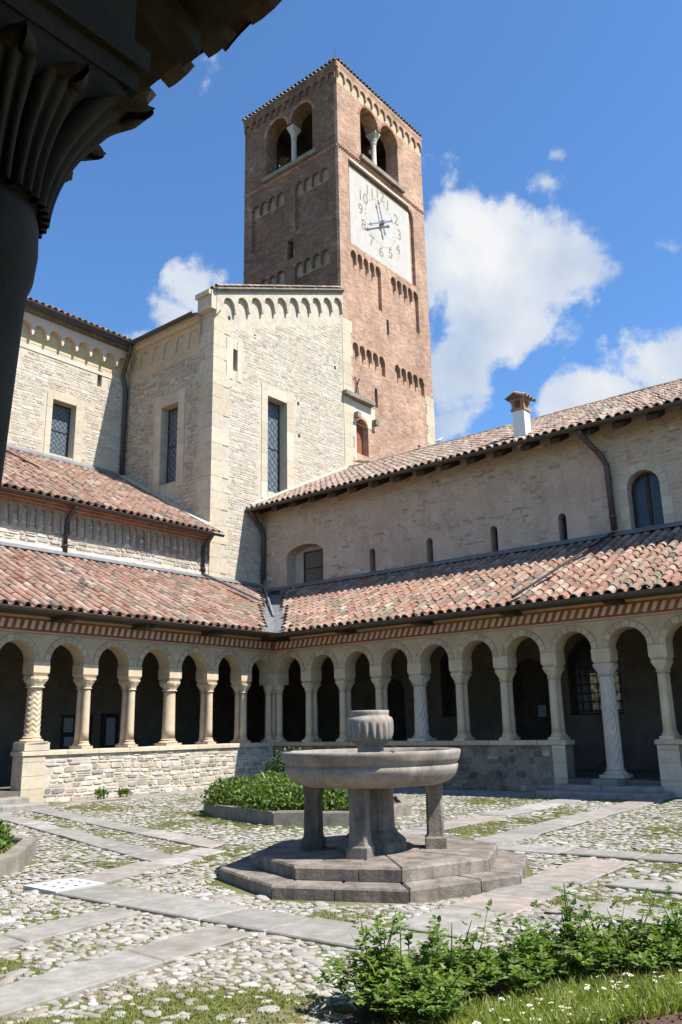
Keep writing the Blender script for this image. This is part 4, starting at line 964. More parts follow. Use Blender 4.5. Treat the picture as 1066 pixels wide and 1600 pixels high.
# belfry columns, sills, rings
def belfry(fr, a, b, wall):
    m = (a+b)/2; c = fr.at(m, 0, -.45)
    s = MB(); s.lathe([(.24, 33.56), (.24, 33.7), (.16, 33.8), (.155, 35.6), (.15, 35.66)], 16, (c.x, c.y)); o = s.build('belfry_column', 'column_marble', wall, True)
    k = MB(); k.lathe([(.17, 35.62), (.19, 35.68), (.17, 35.74), (.24, 36.0)], 14, (c.x, c.y))
    p0, p1 = [fr.at(m-.25, 36.0, -.1), fr.at(m+.25, 36.0, -.1), fr.at(m+.25, 36.0, -.8), fr.at(m-.25, 36.0, -.8)], None
    q = [fr.at(m-.17, 36.0, -.25), fr.at(m+.17, 36.0, -.25), fr.at(m+.17, 36.0, -.65), fr.at(m-.17, 36.0, -.65)]
    k.add([v for v in q]+[v+Vector((0, 0, .28)) for v in p0]+[v+Vector((0, 0, .392)) for v in p0], [(i, (i+1) % 4, 4+(i+1) % 4, 4+i) for i in range(4)]+[(4+i, 4+(i+1) % 4, 8+(i+1) % 4, 8+i) for i in range(4)]+[(8, 9, 10, 11), (3, 2, 1, 0)])
    k.build('capital', 'column_marble', wall)
    g = MB(); plate(g, fr, rect(a-.15, 33.28, b+.35, 33.545), .22, -.1); g.build('sill', 'near_stone', wall)
    r = MB()
    for u0, u1 in ((a, m-.13), (m+.13, b)):
        cc = (u0+u1)/2; rr = (u1-u0)/2
        for q in range(14):
            t0, t1_ = pi*q/14+.012, pi*(q+1)/14-.012
            pts = [(cc+x*cos(t), 36.4+x*sin(t)) for x, t in ((rr+.004, t0), (rr+.17, t0), (rr+.17, t1_), (rr+.004, t1_))]
            plate(r, fr, pts, .025, .0)
    r.build('arch_bricks', 'red_brick', wall, kind='stuff')
belfry(fX, 12.35, 16.1, t1); belfry(fY, -10.55, -6.85, t2)
# dog-tooth courses, arched cornice, eaves
for fr, a, b, wall in ((fX, Y0, Y1, t1), (fY, X0, X1-.03, t2)):
    s = MB(); u = a+.05
    while u < b-.1: s.add([fr.at(u, 33.0, .001), fr.at(u+.09, 33.0, .09), fr.at(u+.18, 33.0, .001), fr.at(u, 33.11, .001), fr.at(u+.09, 33.11, .09), fr.at(u+.18, 33.11, .001)], [(0, 1, 4, 3), (1, 2, 5, 4), (3, 4, 5), (2, 1, 0)]); u += .2
    plate(s, fr, rect(a, 33.115, b, 33.19), .06, 0); s.build('dogtooth_course', 'red_brick', wall, kind='stuff')
    s = MB(); plate(s, fr, rect(a, 37.25, b, 38.15), .006, .0005); s.build('frieze_ground', 'cream_plaster' if fr is fX else 'darker_brick', wall)
    fz = fringe(a+.02, b-.02, 13, lambda u: 38.05, .28, .16, 6); s = MB(); plate(s, fr, [(b, 38.25), (a, 38.25)]+fz, .12, .0); s.build('arched_cornice', 'tower_brick' if fr is fX else 'darker_brick', wall)
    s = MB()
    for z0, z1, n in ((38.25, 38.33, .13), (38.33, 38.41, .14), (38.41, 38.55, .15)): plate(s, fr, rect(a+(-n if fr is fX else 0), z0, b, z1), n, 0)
    s.build('brick_eaves', 'tower_brick' if fr is fX else 'darker_brick', wall)
ap = Vector((-8.7, 14.5, 40.3)); e = .13; cs = [Vector((X1+e, Y0-e, 38.6)), Vector((X1+e, Y1+e, 38.6)), Vector((X0-e, Y1+e, 38.6)), Vector((X0-e, Y0-e, 38.6))]
rf = MB(); rf.add(cs+[ap]+[c-Vector((0, 0, .06)) for c in cs], [(0, 1, 4), (1, 2, 4), (2, 3, 4), (3, 0, 4), (8, 7, 6, 5), (0, 5, 6, 1), (1, 6, 7, 2), (2, 7, 8, 3), (3, 8, 5, 0)]); rT = rf.build('roof', 'near_stone', TW)
for (P0, U, n, S) in ((cs[0], Vector((0, 1, 0)), 28, Vector((-1, 0, .45))), (cs[3], Vector((1, 0, 0)), 25, Vector((0, 1, .45)))):
    tt = MB(); S = S.normalized(); N = U.cross(S)
    if N.z < 0: N = -N
    for i in range(n+1):
        for r in range(2): tile_geo(tt, P0+U*(.12+i*.295)-S*.06+S*(r*.4)+N*.05, U, S, N, rngW)
    tt.build('eaves_tiles', 'old_tile_island', rT, kind='stuff')
s = MB(); s.tube([(X1-.05, Y0+.0, 38.6), (X1-.05, Y0, 39.7)], .02, 6); s.build('lightning_rod', 'black_iron', rT)
# clock
ck = MB(); plate(ck, fX, rect(11.32, 27.41, 16.9, 32.42), -.10, -.195); clock = ck.build('clock_face', 'clock_plaster', TW)
s = MB(); plate(s, fX, rect(11.16, 27.41, 11.318, 32.42), -.13, -.195); plate(s, fX, rect(16.902, 27.41, 17.2, 32.42), -.13, -.195); s.build('painted_border', 'clock_pink', clock)
s = MB()
for q in (rect(11.55, 27.6, 11.60, 32.25), rect(16.62, 27.6, 16.67, 32.25), rect(11.601, 27.6, 16.619, 27.65), rect(11.601, 32.2, 16.619, 32.25)): plate(s, fX, q, -.096, -.0995)
s.build('painted_line', 'clock_pink', clock)
s = MB()
for i in range(60):
    if i % 2: continue
    a0 = 2*pi*i/60; a1 = 2*pi*(i+1.1)/60
    s.add([fX.at(14.19+r*cos(t), 30.12+r*sin(t), -.095) for r, t in ((1.42, a0), (1.46, a0), (1.46, a1), (1.42, a1))], [(0, 1, 2, 3)])
s.build('minute_ring', 'numeral_paint', clock, kind='stuff')
NUM = {12: (14.2, 32.0), 1: (14.97, 31.72), 2: (15.78, 31.14), 3: (16.06, 30.25), 4: (15.86, 29.22), 5: (15.08, 28.55), 6: (14.15, 28.22), 7: (13.25, 28.5), 8: (12.55, 29.2), 9: (12.3, 30.07), 10: (12.55, 31.0), 11: (13.22, 31.7)}
for k, (u, v) in NUM.items():
    tc = bpy.data.curves.new('numeral', 'FONT'); tc.body = str(k); tc.size = .95; tc.align_x = 'CENTER'; tc.align_y = 'CENTER'; tc.extrude = .002
    to = bpy.data.objects.new('numeral_curve', tc); COL.objects.link(to); dg = bpy.context.evaluated_depsgraph_get()
    me = bpy.data.meshes.new_from_object(to.evaluated_get(dg)); bpy.data.objects.remove(to)
    me.materials.clear(); me.materials.append(MATS['numeral_paint'])
    me.transform(Matrix((fX.U, fX.V, fX.N)).transposed().to_4x4()); me.name = 'numeral'
    inst('numeral', me, clock, fX.at(u, v, -.095))
def hand(tip, tail, w, n):
    a, b = Vector((14.19, 30.12)), Vector(tip); d = (b-a).normalized(); p = Vector((-d.y, d.x)); L = (b-a).length; h = MB()
    for pts in ([a-d*tail+p*w, a-d*tail-p*w, a+d*(L*.86)-p*w*.6, a+d*(L*.86)+p*w*.6], [a+d*(L*.80)+p*w*2.2, a+d*(L*.80)-p*w*2.2, b], [a-d*tail+p*w*1.8, a-d*(tail+.22)+p*w*1.2, a-d*(tail+.22)-p*w*1.2, a-d*tail-p*w*1.8]):
        plate(h, fX, [(q.x, q.y) for q in pts], n, n-.03)
    h.build('clock_hand', 'iron', clock)
hand((13.80, 31.45), .55, .05, .06); hand((12.72, 29.25), .85, .05, .11)
hb = MB(); vs = []
plate(hb, fX, [(14.19+.13*cos(2*pi*i/14), 30.12+.13*sin(2*pi*i/14)) for i in range(14)], .16, -.095); hb.build('clock_hub', 'iron', clock)
s = MB(); plate(s, fX, [(11.15, 32.62), (17.0, 32.62), (17.0, 32.74), (11.15, 32.74)], .10, 0); s.build('clock_hood', 'cement', t1)
# door, ledge, anchor, slits, ashlar feet
s = MB(); plate(s, fX, rect(11.2, 15.2, 12.3, 17.4), -.42, -.45); dd = s.build('tower_door', 'door_wood', TW)
for k in range(5): s = MB(); plate(s, fX, rect(11.26+k*.2, 15.32, 11.26+k*.2+.19, 17.35), -.385, -.419); s.build('plank', 'door_wood', dd)
s = MB(); plate(s, fX, rect(10.15, 18.15, 12.6, 18.36), .30, 0); s.build('stone_ledge', 'near_stone', TW)
for u in (11.1, 12.65): s = MB(); plate(s, fX, rect(u-.02, 17.15, u+.24, 17.45), .28, 0); s.build('corbel', 'near_stone', TW)
for fr, q in ((fX, rect(14.25, 23, 14.53, 24.05)), (fX, rect(12.9, 18.2, 13.25, 19.5)), (fY, rect(-8.9, 27.3, -8.3, 28.9))): s = MB(); plate(s, fr, q, -.5, -.52); s.build('recess_back', 'black_iron', TW)
s = MB()
for sg in (1, -1):
    s.tube([fX.at(11.35+sg*t, z, .06) for t, z in ((.26, 19.38), (.14, 19.42), (.10, 19.28), (.05, 19.05), (.0, 18.97), (-.05, 18.88), (-.10, 18.62), (-.14, 18.48), (-.26, 18.52))], .028, 6)
s.build('wall_anchor', 'black_iron', TW)
for (u0, u1, zt) in ((Y0-.02, 10.95, 22.4), (18.0, Y1+.02, 20.4)):
    z = 12.0; k = 0
    while z < zt:
        h = rngW.uniform(.5, .7); w0 = .14*(k % 2)
        a, b = (u0, u1+w0) if u0 < 12 else (u0-w0, u1); s = MB()
        s.box((X1-.18, a, z+.005), (X1+.022, b, z+h-.005)) if u0 > 12 else plate(s, fX, rect(a+.03, z+.005, b, z+h-.005), .022, -.1)
        s.build('quoin_block', 'ashlar_object', TW); z += h; k += 1
s = MB(); plate(s, fX, rect(11.1, 13.6, 11.24, 18.1), .014, 0); plate(s, fX, rect(10.9, 16.9, 12.9, 18.1), .008, 0, [arch(11.25, 16.905, 12.27, 16.92, rise=.95)]); s.build('plaster_patch', 'pink_plaster', TW)

# ================================================================== RIGHT-HAND MONASTERY BUILDING
MO = thing('monastery_wing', (6, 4.45, 0), 'long two storey monastery wing on the right with narrow slit windows under wide eaves', 'monastery building')
EY, EZ2, SM = 3.6, 10.78, .482
fM = FY(4.45); slits = [arch(x-.14, 7.3, x+.14, 8.22) for x in (.93, 3.55, 6.2, 8.72)]
NICHE = arch(-3.55, 7.4, -1.55, 8.65, rise=.42); AW = arch(10.95, 7.3, 11.95, 8.75)
mb = MB(); plate(mb, fM, rect(-5, 7.18, 17, 11.15), 0, -.55, slits+[NICHE, AW, arch(14.3, 7.3, 15.3, 8.75)]); mw = mb.build('wall', 'monastery_plaster', MO)
for x in (.93, 3.55, 6.2, 8.72): s = MB(); plate(s, fM, rect(x-.16, 7.25, x+.16, 8.5), -.40, -.42); s.build('recess_back', 'dark_glass', mw)
s = MB(); plate(s, fM, rect(-3.6, 7.3, -1.5, 9.2), -.53, -.545); s.build('niche_back', 'mortar_side', mw)
rm_ = random.Random(91)
ko = keep_out([rect(q[0][0]-.12, 7.2, q[1][0]+.12, max(p[1] for p in q)+.1) for q in slits]+[rect(-3.7, 7.2, -1.4, 9.3), rect(10.5, 7.2, 12.5, 9.6), rect(13.8, 7.2, 15.8, 9.6)], lambda p: rm_.random() > .16 and mnoise.noise(Vector((p[0]*.5, p[1]*.9, 1))) > -.25)
rubble_stuff('wall_stones', fM, (-4.9, 7.2, 16.9, 11.0), ko, 'monastery_stone_island', mw, rm_, (.08, .17), (.13, .38), (.002, .010))
window(fM, -3.0, 7.4, -1.58, 8.85, -.44, mw, 'dark_glass', 0, 1)
s = MB(); plate(s, fM, [(-3.55, 7.35), (-1.55, 7.35), (-1.55, 7.44), (-3.55, 7.44)], .05, -.5); s.build('sill', 'cement', mw)
for a in (10.95, 14.3):
    w = window(fM, a-.05, 7.25, a+1.05, 9.3, -.34, mw, 'dark_glass', 0, 0, .06)
    s = MB(); plate(s, fM, rect(a+.46, 7.3, a+.56, 9.3), -.31, -.339); s.build('mullion', 'dark_wood', w)
    c = a+.5; r = .5
    for i in range(7):
        t0, t1_ = pi*i/7+.012, pi*(i+1)/7-.012; s = MB()
        plate(s, fM, [(c+x*cos(t), 8.75+x*sin(t)) for x, t in ((r+.003, t0), (r+.25, t0), (r+.25, (t0+t1_)/2), (r+.25, t1_), (r+.003, t1_), (r+.003, (t0+t1_)/2))], .02, -.25); s.build('arch_block', 'ashlar_object', mw)
    for sg in (0, 1):
        z = 7.3
        while z < 8.7:
            h = min(rngW.uniform(.4, .6), 8.745-z); wd = rngW.uniform(.22, .5); s = MB()
            plate(s, fM, rect(*((a+1.003, z+.004, a+1+wd, z+h-.004) if sg else (a-wd*.6, z+.004, a-.003, z+h-.004))), .02, -.25); s.build('jamb_block', 'ashlar_object', mw); z += h
rf = MB(); slab(rf, [(-5.2, EY, EZ2), (17, EY, EZ2), (17, 10.5, EZ2+SM*6.9), (-5.2, 10.5, EZ2+SM*6.9)]); slab(rf, [(-5.2, 10.52, EZ2+SM*6.9), (17, 10.52, EZ2+SM*6.9), (17, 17, EZ2+SM*.4), (-4.9, 17, EZ2+SM*.4)])
rm = rf.build('roof', 'dark_wood', MO)
make_tiles(rm, (0, EY-.05, EZ2-.02), (1, 0, 0), (0, 1, SM), -5.25, 16.8, 6.9*sqrt(1+SM*SM)+.05, lambda u, s: u > -4.9 or s < 0.3, 'old_tile', random.Random(26), limit=300)
s = MB()
for i in range(46): tile_geo(s, Vector((-4.9+i*.46, 10.5, EZ2+SM*6.9+.10)), Vector((0, 1, 0)), Vector((1, 0, 0)), Vector((0, 0, 1)), rngW, .52, .14, .12)
s.build('ridge_tiles', 'old_tile_island', rm, kind='stuff')
gutter(MO, (-5.3, EY-.12, EZ2-.0), (17, EY-.12, EZ2-.0), .11)
k = -4.6
while k < 16.8:
    s = MB(); p = [(k-.17, EY+.08, EZ2-.29), (k+.17, EY+.08, EZ2-.29), (k+.17, 4.46, EZ2-.29+SM*.78), (k-.17, 4.46, EZ2-.29+SM*.78)]
    s.add(p+[(a, b, c+.215) for a, b, c in p], [(3, 2, 1, 0), (4, 5, 6, 7), (0, 1, 5, 4), (1, 2, 6, 5), (2, 3, 7, 6), (3, 0, 4, 7)]); s.build('rafter', 'dark_wood', MO); k += 1.05
downpipe(MO, [(9.95, EY-.1, EZ2-.1), (9.98, EY, EZ2-.25), (10.3, 4.28, EZ2-.85), (10.42, 4.34, 9.6), (10.45, 4.34, 7.5)], .095)
downpipe(MO, [(-4.75, EY-.1, EZ2-.1), (-4.75, EY+.1, EZ2-.25), (-4.8, 4.25, EZ2-.75), (-4.8, 4.34, 9.8), (-4.8, 4.34, 7.7)], .095)
s = MB(); s.box((-4.9, 10.45, 4), (17, 17, 10.6)); s.box((16.5, 5.01, 0), (17, 10.44, 13)); s.build('building_body', 'mortar_side', MO)
# little tiled hood in front of the tower door and mortar fillet up the transept wall
s = MB(); slab(s, [(-4.97, 10.35, 14.35), (-3.9, 10.35, 14.30), (-3.9, 12.9, 14.75), (-4.97, 12.9, 15.0)], .25)
hd = s.build('door_hood', 'cement', MO); s = MB()
for i in range(8):
    for r in range(2): tile_geo(s, Vector((-3.8-.42*r, 10.6+i*.3, 14.36+.05*i+.12*r)), Vector((0, 1, 0)), Vector((-1, 0, .22)).normalized(), Vector((.2, 0, 1)).normalized(), rngW)
s.build('hood_tiles', 'tile_island', hd, kind='stuff')
s = MB(); slab(s, [(-4.98, EY+.1, EZ2+.33), (-4.84, EY+.1, EZ2+.26), (-4.84, 10.4, EZ2+.26+SM*6.8), (-4.98, 10.4, EZ2+.36+SM*6.8)], .14); s.build('flashing', 'mortar_side', MO)
# chimney
CX, CY = 7.62, 4.35; zb = EZ2+SM*(CY-EY)
s = MB(); s.box((CX-.22, CY-.22, zb-.2), (CX+.22, CY+.22, 12.15)); ch = s.build('chimney', 'lime_white', MO)
s = MB(); s.box((CX-.26, CY-.26, 12.15), (CX+.26, CY+.26, 12.24))
for dx in (-1, 1):
    for dy in (-1, 1): s.box((CX+dx*.17-.06, CY+dy*.17-.06, 12.24), (CX+dx*.17+.06, CY+dy*.17+.06, 12.52))
s.box((CX-.26, CY-.26, 12.52), (CX+.26, CY+.26, 12.58)); s.build('chimney_cap', 'tower_brick', ch)
s = MB()
for sg in (1, -1):
    Sd = Vector((-sg, 0, .5)).normalized(); Nd = Vector((sg*.5, 0, 1)).normalized()
    for i in range(4): tile_geo(s, Vector((CX+sg*.36, CY-.33+.22*i, 12.56)), Vector((0, 1, 0)), Sd, Nd, rngW, .42, .11, .09)
s.build('chimney_tiles', 'old_tile_island', ch, kind='stuff')

# ================================================================== FOUNTAIN
OXc, OYc = 13.18, -11.87; FXc, FYc = 13.166, -11.913; rngF = random.Random(41)
FO = thing('fountain', (FXc, FYc, 0), 'old stone fountain with round basin on four pillars and an octagonal stepped base', 'fountain')
def octv(R_, k, off=0): a = radians(-88+45*k); return Vector((OXc+R_*cos(a), OYc+R_*sin(a)))
for (Ro, Ri, z0, z1) in ((1.90, 1.30, 0, .135), (1.53, .55, .137, .275)):
    for k in range(8):
        a, b, c, d = octv(Ro, k), octv(Ro, k+1), octv(Ri, k+1), octv(Ri, k)
        cut = rngF.uniform(.35, .65) if z0 == 0 or k % 2 == 0 else None
        segs = [(0, cut), (cut, 1)] if cut else [(0, 1)]
        for t0, t1_ in segs:
            g = .004; P = [a.lerp(b, t0+g), a.lerp(b, t1_-g), d.lerp(c, t1_-g), d.lerp(c, t0+g)]
            s = MB(); s.prism([tuple(p) for p in P], z0+.001, z1+rngF.uniform(-.004, .004), bevel=.022); s.build('step_slab', 'fountain_stone', FO)
s = MB(); s.prism([tuple(octv(.56, k)) for k in range(8)], .14, .272); s.build('centre_slab', 'fountain_stone', FO)
def oct_ring(s, prof, seg=8, rot=22.5): s.lathe(prof, seg, (FXc, FYc), a0=radians(rot))
s = MB(); oct_ring(s, [(.43, .272), (.43, .36), (.41, .385), (.27, .50), (.255, .515), (.25, 1.03)], 8, 10); s.build('pedestal', 'fountain_stone', FO)
dv, rv = Vector((-.6, .8)), Vector((.8, .6))
for (s_, d_, yaw) in ((-.735, .10, .50), (-.14, -.70, .35), (.765, .05, .6), (.16, .80, .4)):
    px, py = FXc+rv.x*s_+dv.x*d_, FYc+rv.y*s_+dv.y*d_
    s = MB(); mt = Matrix.Rotation(yaw, 2); w, c = .125, .03
    def sq(w, c): return [(px+(mt @ Vector(p)).x, py+(mt @ Vector(p)).y) for p in ((w, w-c), (w-c, w), (c-w, w), (-w, w-c), (-w, c-w), (c-w, -w), (w-c, -w), (w, c-w))]
    rings = [(sq(.132, .012), .273), (sq(.132, .012), .39), (sq(.112, .02), .41), (sq(.106, .026), .45), (sq(.099, .026), .90), (sq(.106, .01), .93), (sq(.108, .01), 1.06)]
    vs = [(*p, z) for r, z in rings for p in r]
    s.add(vs, [(k*8+i, k*8+(i+1) % 8, (k+1)*8+(i+1) % 8, (k+1)*8+i) for k in range(len(rings)-1) for i in range(8)]+[tuple(range(48, 56))]); s.build('pillar', 'fountain_stone', FO)
s = MB(); prof = [(.30, 1.0), (.62, 1.008), (.86, 1.03), (.965, 1.068), (1.035, 1.13), (1.065, 1.20), (1.075, 1.255), (1.060, 1.262), (1.06, 1.285), (1.085, 1.295), (1.10, 1.34), (1.115, 1.385), (1.118, 1.415), (1.105, 1.428), (1.01, 1.43), (.995, 1.42), (.985, 1.36), (.93, 1.22), (.70, 1.14), (.2, 1.12)]
def wob(a, z, r): return r*(1+.004*sin(3*a+1)+.003*sin(7*a+z*9))+.002*sin(23*a)
s.lathe(prof, 72, (FXc, FYc), mod=wob); s.build('basin', 'basin_stone', FO, True)
w = MB(); w.lathe([(.95, 1.235), (.0001, 1.2355)], 40, (FXc, FYc), cap=False)
m_, g_ = base_mat('water'); setc(g_, (.02, .028, .022), .04, .5, g_.noise(g_.P, 9, 3, .5), .08, .01); w.build('water', 'water', FO)
for a in (2.2, 4.0, 5.6):
    s = MB(); s.tube([(FXc+r*cos(a), FYc+r*sin(a), 1.4315) for r in (1.0, 1.115)], .008, 4); s.build('iron_cramp', 'black_iron', FO)
s = MB()
def flute(a, z, r):
    if 1.56 < z < 1.76:
        e = min(1, (z-1.56)/.03, (1.76-z)/.04); return r*(1-.095*e*max(0, cos(a*20))**.6 if cos(a*20) > 0 else 1)
    return r
prof = [(.17, 1.15), (.165, 1.42), (.16, 1.46), (.175, 1.49), (.215, 1.515), (.245, 1.54), (.265, 1.562), (.285, 1.60), (.295, 1.65), (.298, 1.70), (.298, 1.74), (.294, 1.765), (.292, 1.79), (.280, 1.822), (.25, 1.836), (.238, 1.85), (.242, 1.866), (.246, 1.895), (.238, 1.91), (.20, 1.912), (.19, 1.88)]
s.lathe(prof, 120, (FXc, FYc), mod=flute); s.build('carved_urn', 'basin_stone', FO, True)
u = MB(); u.lathe([(.185, 1.16), (.18, 1.3)], 12, (FXc, FYc)); u.build('urn_foot', 'fountain_stone', FO, True)

# ================================================================== PATHS OF SLABS
rngP = random.Random(51)
PATH = MB(); PATHQ = []
def strip(a0, a1, b0, b1, lmin=.8, lmax=1.5):
    """a0,a1: the two edge points at one end; b0,b1: at the other"""
    PATHQ.append([a0, a1, b1, b0]); a0, a1, b0, b1 = map(Vector, (a0, a1, b0, b1))
    L = ((b0+b1)/2-(a0+a1)/2).length; t = 0.0; out = []
    while t < L-.01:
        l = rngP.uniform(lmin, lmax)
        if L-t-l < .4: l = L-t
        f0, f1 = (t+.012)/L, (t+l-.012)/L; t += l
        j = lambda: Vector((rngP.uniform(-.015, .015), rngP.uniform(-.015, .015)))
        out.append([a0.lerp(b0, f0)+j(), a0.lerp(b0, f1)+j(), a1.lerp(b1, f1)+j(), a1.lerp(b1, f0)+j()])
    return out
slabs = []
slabs += strip((11.15, -14.95), (11.15, -14.33), (16.3, -14.85), (16.3, -14.2))
slabs += strip((13.72, -14.98), (14.22, -14.98), (14.05, -19), (14.55, -19), .9, 1.6)
slabs += strip((12.25, -14.99), (12.70, -14.99), (12.75, -19), (13.22, -19), .9, 1.6)
slabs += strip((10.42, -14.28), (11.02, -14.28), (9.72, -11.65), (10.25, -11.6))
slabs += strip((10.15, -12.45), (10.25, -12.95), (.9, -10.0), (.9, -10.45))
slabs += strip((9.7, -11.1), (9.9, -11.62), (1.0, -9.0), (1.0, -9.5))
slabs += strip((15.05, -14.15), (15.72, -14.15), (14.85, -9.75), (15.5, -9.65), .7, 1.2)
slabs += strip((10.4, -9.75), (10.4, -9.2), (16.9, -9.3), (16.9, -8.75))
slabs += strip((11.15, -9.15), (11.75, -9.15), (10.7, -1.15), (11.3, -1.15))
slabs += strip((12.75, -9.1), (13.35, -9.1), (12.35, -1.15), (12.95, -1.15))
slabs += strip((15.8, -11.35), (15.78, -10.85), (18.4, -11.2), (18.4, -10.7))
slabs += strip((15.85, -12.85), (15.83, -12.2), (18.4, -12.7), (18.4, -12.05))
slabs += strip((.3, -1.1), (.3, -.06), (9.8, -1.1), (9.8, -.06), 1.0, 1.7)
slabs += strip((13.1, -1.1), (13.1, -.06), (17.2, -1.1), (17.2, -.06), 1.0, 1.7)
slabs += strip((.06, -8.9), (.85, -8.9), (.06, -1.15), (.85, -1.15), 1.0, 1.7)
pbm = MB()
for i, q in enumerate(PATHQ): pbm.add([(*p, .004+.0016*i) for p in q], [(0, 1, 2, 3)])
path = pbm.build('path', 'moss_and_earth', kind='structure')
for q in slabs:
    z = rngP.uniform(.026, .036); tl = [rngP.uniform(-.008, .008) for _ in q]; n = 4; s = MB()
    c = sum((p for p in q), Vector((0, 0)))/4
    ar = sum(q[i].x*q[(i+1) % 4].y-q[(i+1) % 4].x*q[i].y for i in range(4))
    if ar < 0: q = q[::-1]
    ins = [p+(c-p).normalized()*.02 for p in q]
    s.add([(p.x, p.y, -.05) for p in q]+[(p.x, p.y, z-.012+t) for p, t in zip(q, tl)]+[(p.x, p.y, z+t) for p, t in zip(ins, tl)],
          [(i, (i+1) % 4, 4+(i+1) % 4, 4+i) for i in range(4)]+[(4+i, 4+(i+1) % 4, 8+(i+1) % 4, 8+i) for i in range(4)]+[(8, 9, 10, 11)])
    s.build('flagstone', 'flag_object', path)
DQ = rect(10.45, -14.93, 11.12, -14.3); s = MB(); hs = []
for i in range(3):
    for j in range(3): hs.append(rect(10.58+.17*i, -14.80+.17*j, 10.66+.17*i, -14.74+.17*j))
plate(s, Frame((0, 0, .040), (1, 0, 0), (0, 1, 0)), DQ, 0, -.06, hs)
dc = tag(s.build('drain_cover', 'pale_slab'), 'white marble drain slab pierced with small slots set in the cobbles', 'drain cover')

# ================================================================== PLANTED BEDS
def soil_bed(pts, z): s = MB(); s.prism(pts, -.05, z); return s
BB = [(6.46, -8.42), (8.57, -8.9), (9.77, -8.12), (9.75, -6.2), (8.4, -4.6), (6.4, -4.7), (5.1, -6.0), (5.2, -7.6)]
BL = [(9.35, -14.35), (8.1, -13.35), (6.3, -13.7), (5.2, -15.2), (5.8, -17.2), (7.6, -18.2), (9.3, -17.6), (10.1, -15.9)]
def kerb_bed(name, pts, label):
    c = Vector((sum(p[0] for p in pts)/len(pts), sum(p[1] for p in pts)/len(pts)))
    t = thing('flower_bed', (c.x, c.y, 0), label, 'flower bed', 'stone edged flower beds'); n = len(pts)
    for i in range(n):
        a, b = Vector(pts[i]), Vector(pts[(i+1) % n]); m = (a+b)/2
        inn = lambda p: p+(c-p).normalized()*.2
        for f0, f1 in ((.003, .56), (.566, .997)):
            q = [a.lerp(b, f0), a.lerp(b, f1), inn(a).lerp(inn(b), f1), inn(a).lerp(inn(b), f0)]
            if sum(q[k].x*q[(k+1) % 4].y-q[(k+1) % 4].x*q[k].y for k in range(4)) < 0: q = q[::-1]
            s = MB(); s.prism([tuple(p) for p in q], -.05, .25+R.uniform(-.012, .012), bevel=.03); s.build('kerb_stone', 'kerb_stone', t)
    q = [tuple(Vector(p)+(c-Vector(p)).normalized()*.19) for p in pts]
    if sum(q[k][0]*q[(k+1) % n][1]-q[(k+1) % n][0]*q[k][1] for k in range(n)) < 0: q = q[::-1]
    soil_bed(q, .17).build('soil', 'soil', t); return c
kerb_bed('', BB, 'octagonal stone edged bed of clipped green shrubs behind the fountain')
kerb_bed('', BL, 'stone edged bed cut off by the left edge of the picture')
FB = [(16.25, -16.3), (16.05, -15.4), (16.1, -14.75), (16.35, -14.0), (16.75, -13.3), (17.3, -12.9), (19.5, -12.9), (19.5, -18), (17.2, -18)]
fb = soil_bed(FB[::-1] if sum(FB[k][0]*FB[(k+1) % 9][1]-FB[(k+1) % 9][0]*FB[k][1] for k in range(9)) < 0 else FB, .03).build('planting_soil', 'soil', kind='structure')

# ================================================================== COBBLES
rngC = random.Random(61)
def dome(rng):
    n, vs = 8, []; e = [rng.uniform(.82, 1.12) for _ in range(n)]
    for r, z in ((1.0, -.25), (.96, .42), (.76, .80)):
        for i in range(n): a = 2*pi*i/n; vs.append((r*e[i]*cos(a), r*e[i]*sin(a), z+rng.uniform(-.05, .05)))
    vs.append((rng.uniform(-.1, .1), rng.uniform(-.1, .1), .84))
    return vs, [(k*n+i, k*n+(i+1) % n, (k+1)*n+(i+1) % n, (k+1)*n+i) for k in range(2) for i in range(n)]+[(2*n+i, 2*n+(i+1) % n, 3*n) for i in range(n)]
domes = [dome(rngC) for _ in range(14)]; dmesh = []
for vs, fs in domes: m = MB(); m.add(vs, fs); dmesh.append(m.mesh('cobble', 'cobble_object', True))
blockers = [[tuple(p) for p in q] for q in PATHQ]+[BB, BL, FB, DQ]
bbx = [(min(p[0] for p in q), min(p[1] for p in q), max(p[0] for p in q), max(p[1] for p in q), q) for q in blockers]
def blocked(x, y):
    if (x-FXc)**2+(y-FYc)**2 < 1.9**2: return True
    if y > -.05 or x < .05 or (y > -1.1 and 9.8 < x < 13.1) or (x < 1.3 and -12.3 < y < -8.9): return True
    for a, b, c, d, q in bbx:
        if a <= x <= c and b <= y <= d and in_poly((x, y), q): return True
    return False
def mossy(x, y): return mnoise.fractal(Vector((x*.55+3, y*.55, 0)), 1.0, 2.0, 4)
def seg_d(p, a, b):
    a, b, p = Vector(a), Vector(b), Vector(p); t = max(0, min(1, (p-a).dot(b-a)/(b-a).length_squared)); return (p-a-(b-a)*t).length
def lush(x, y):
    if y > -7 or x > 10.5: return False
    return min(seg_d((x, y), BB[k], BB[(k+1) % 8]) for k in (7, 0, 1)) < .55+.6*mnoise.noise(Vector((x*1.1, y*1.1, 2)))
cob = []; y = -19.2
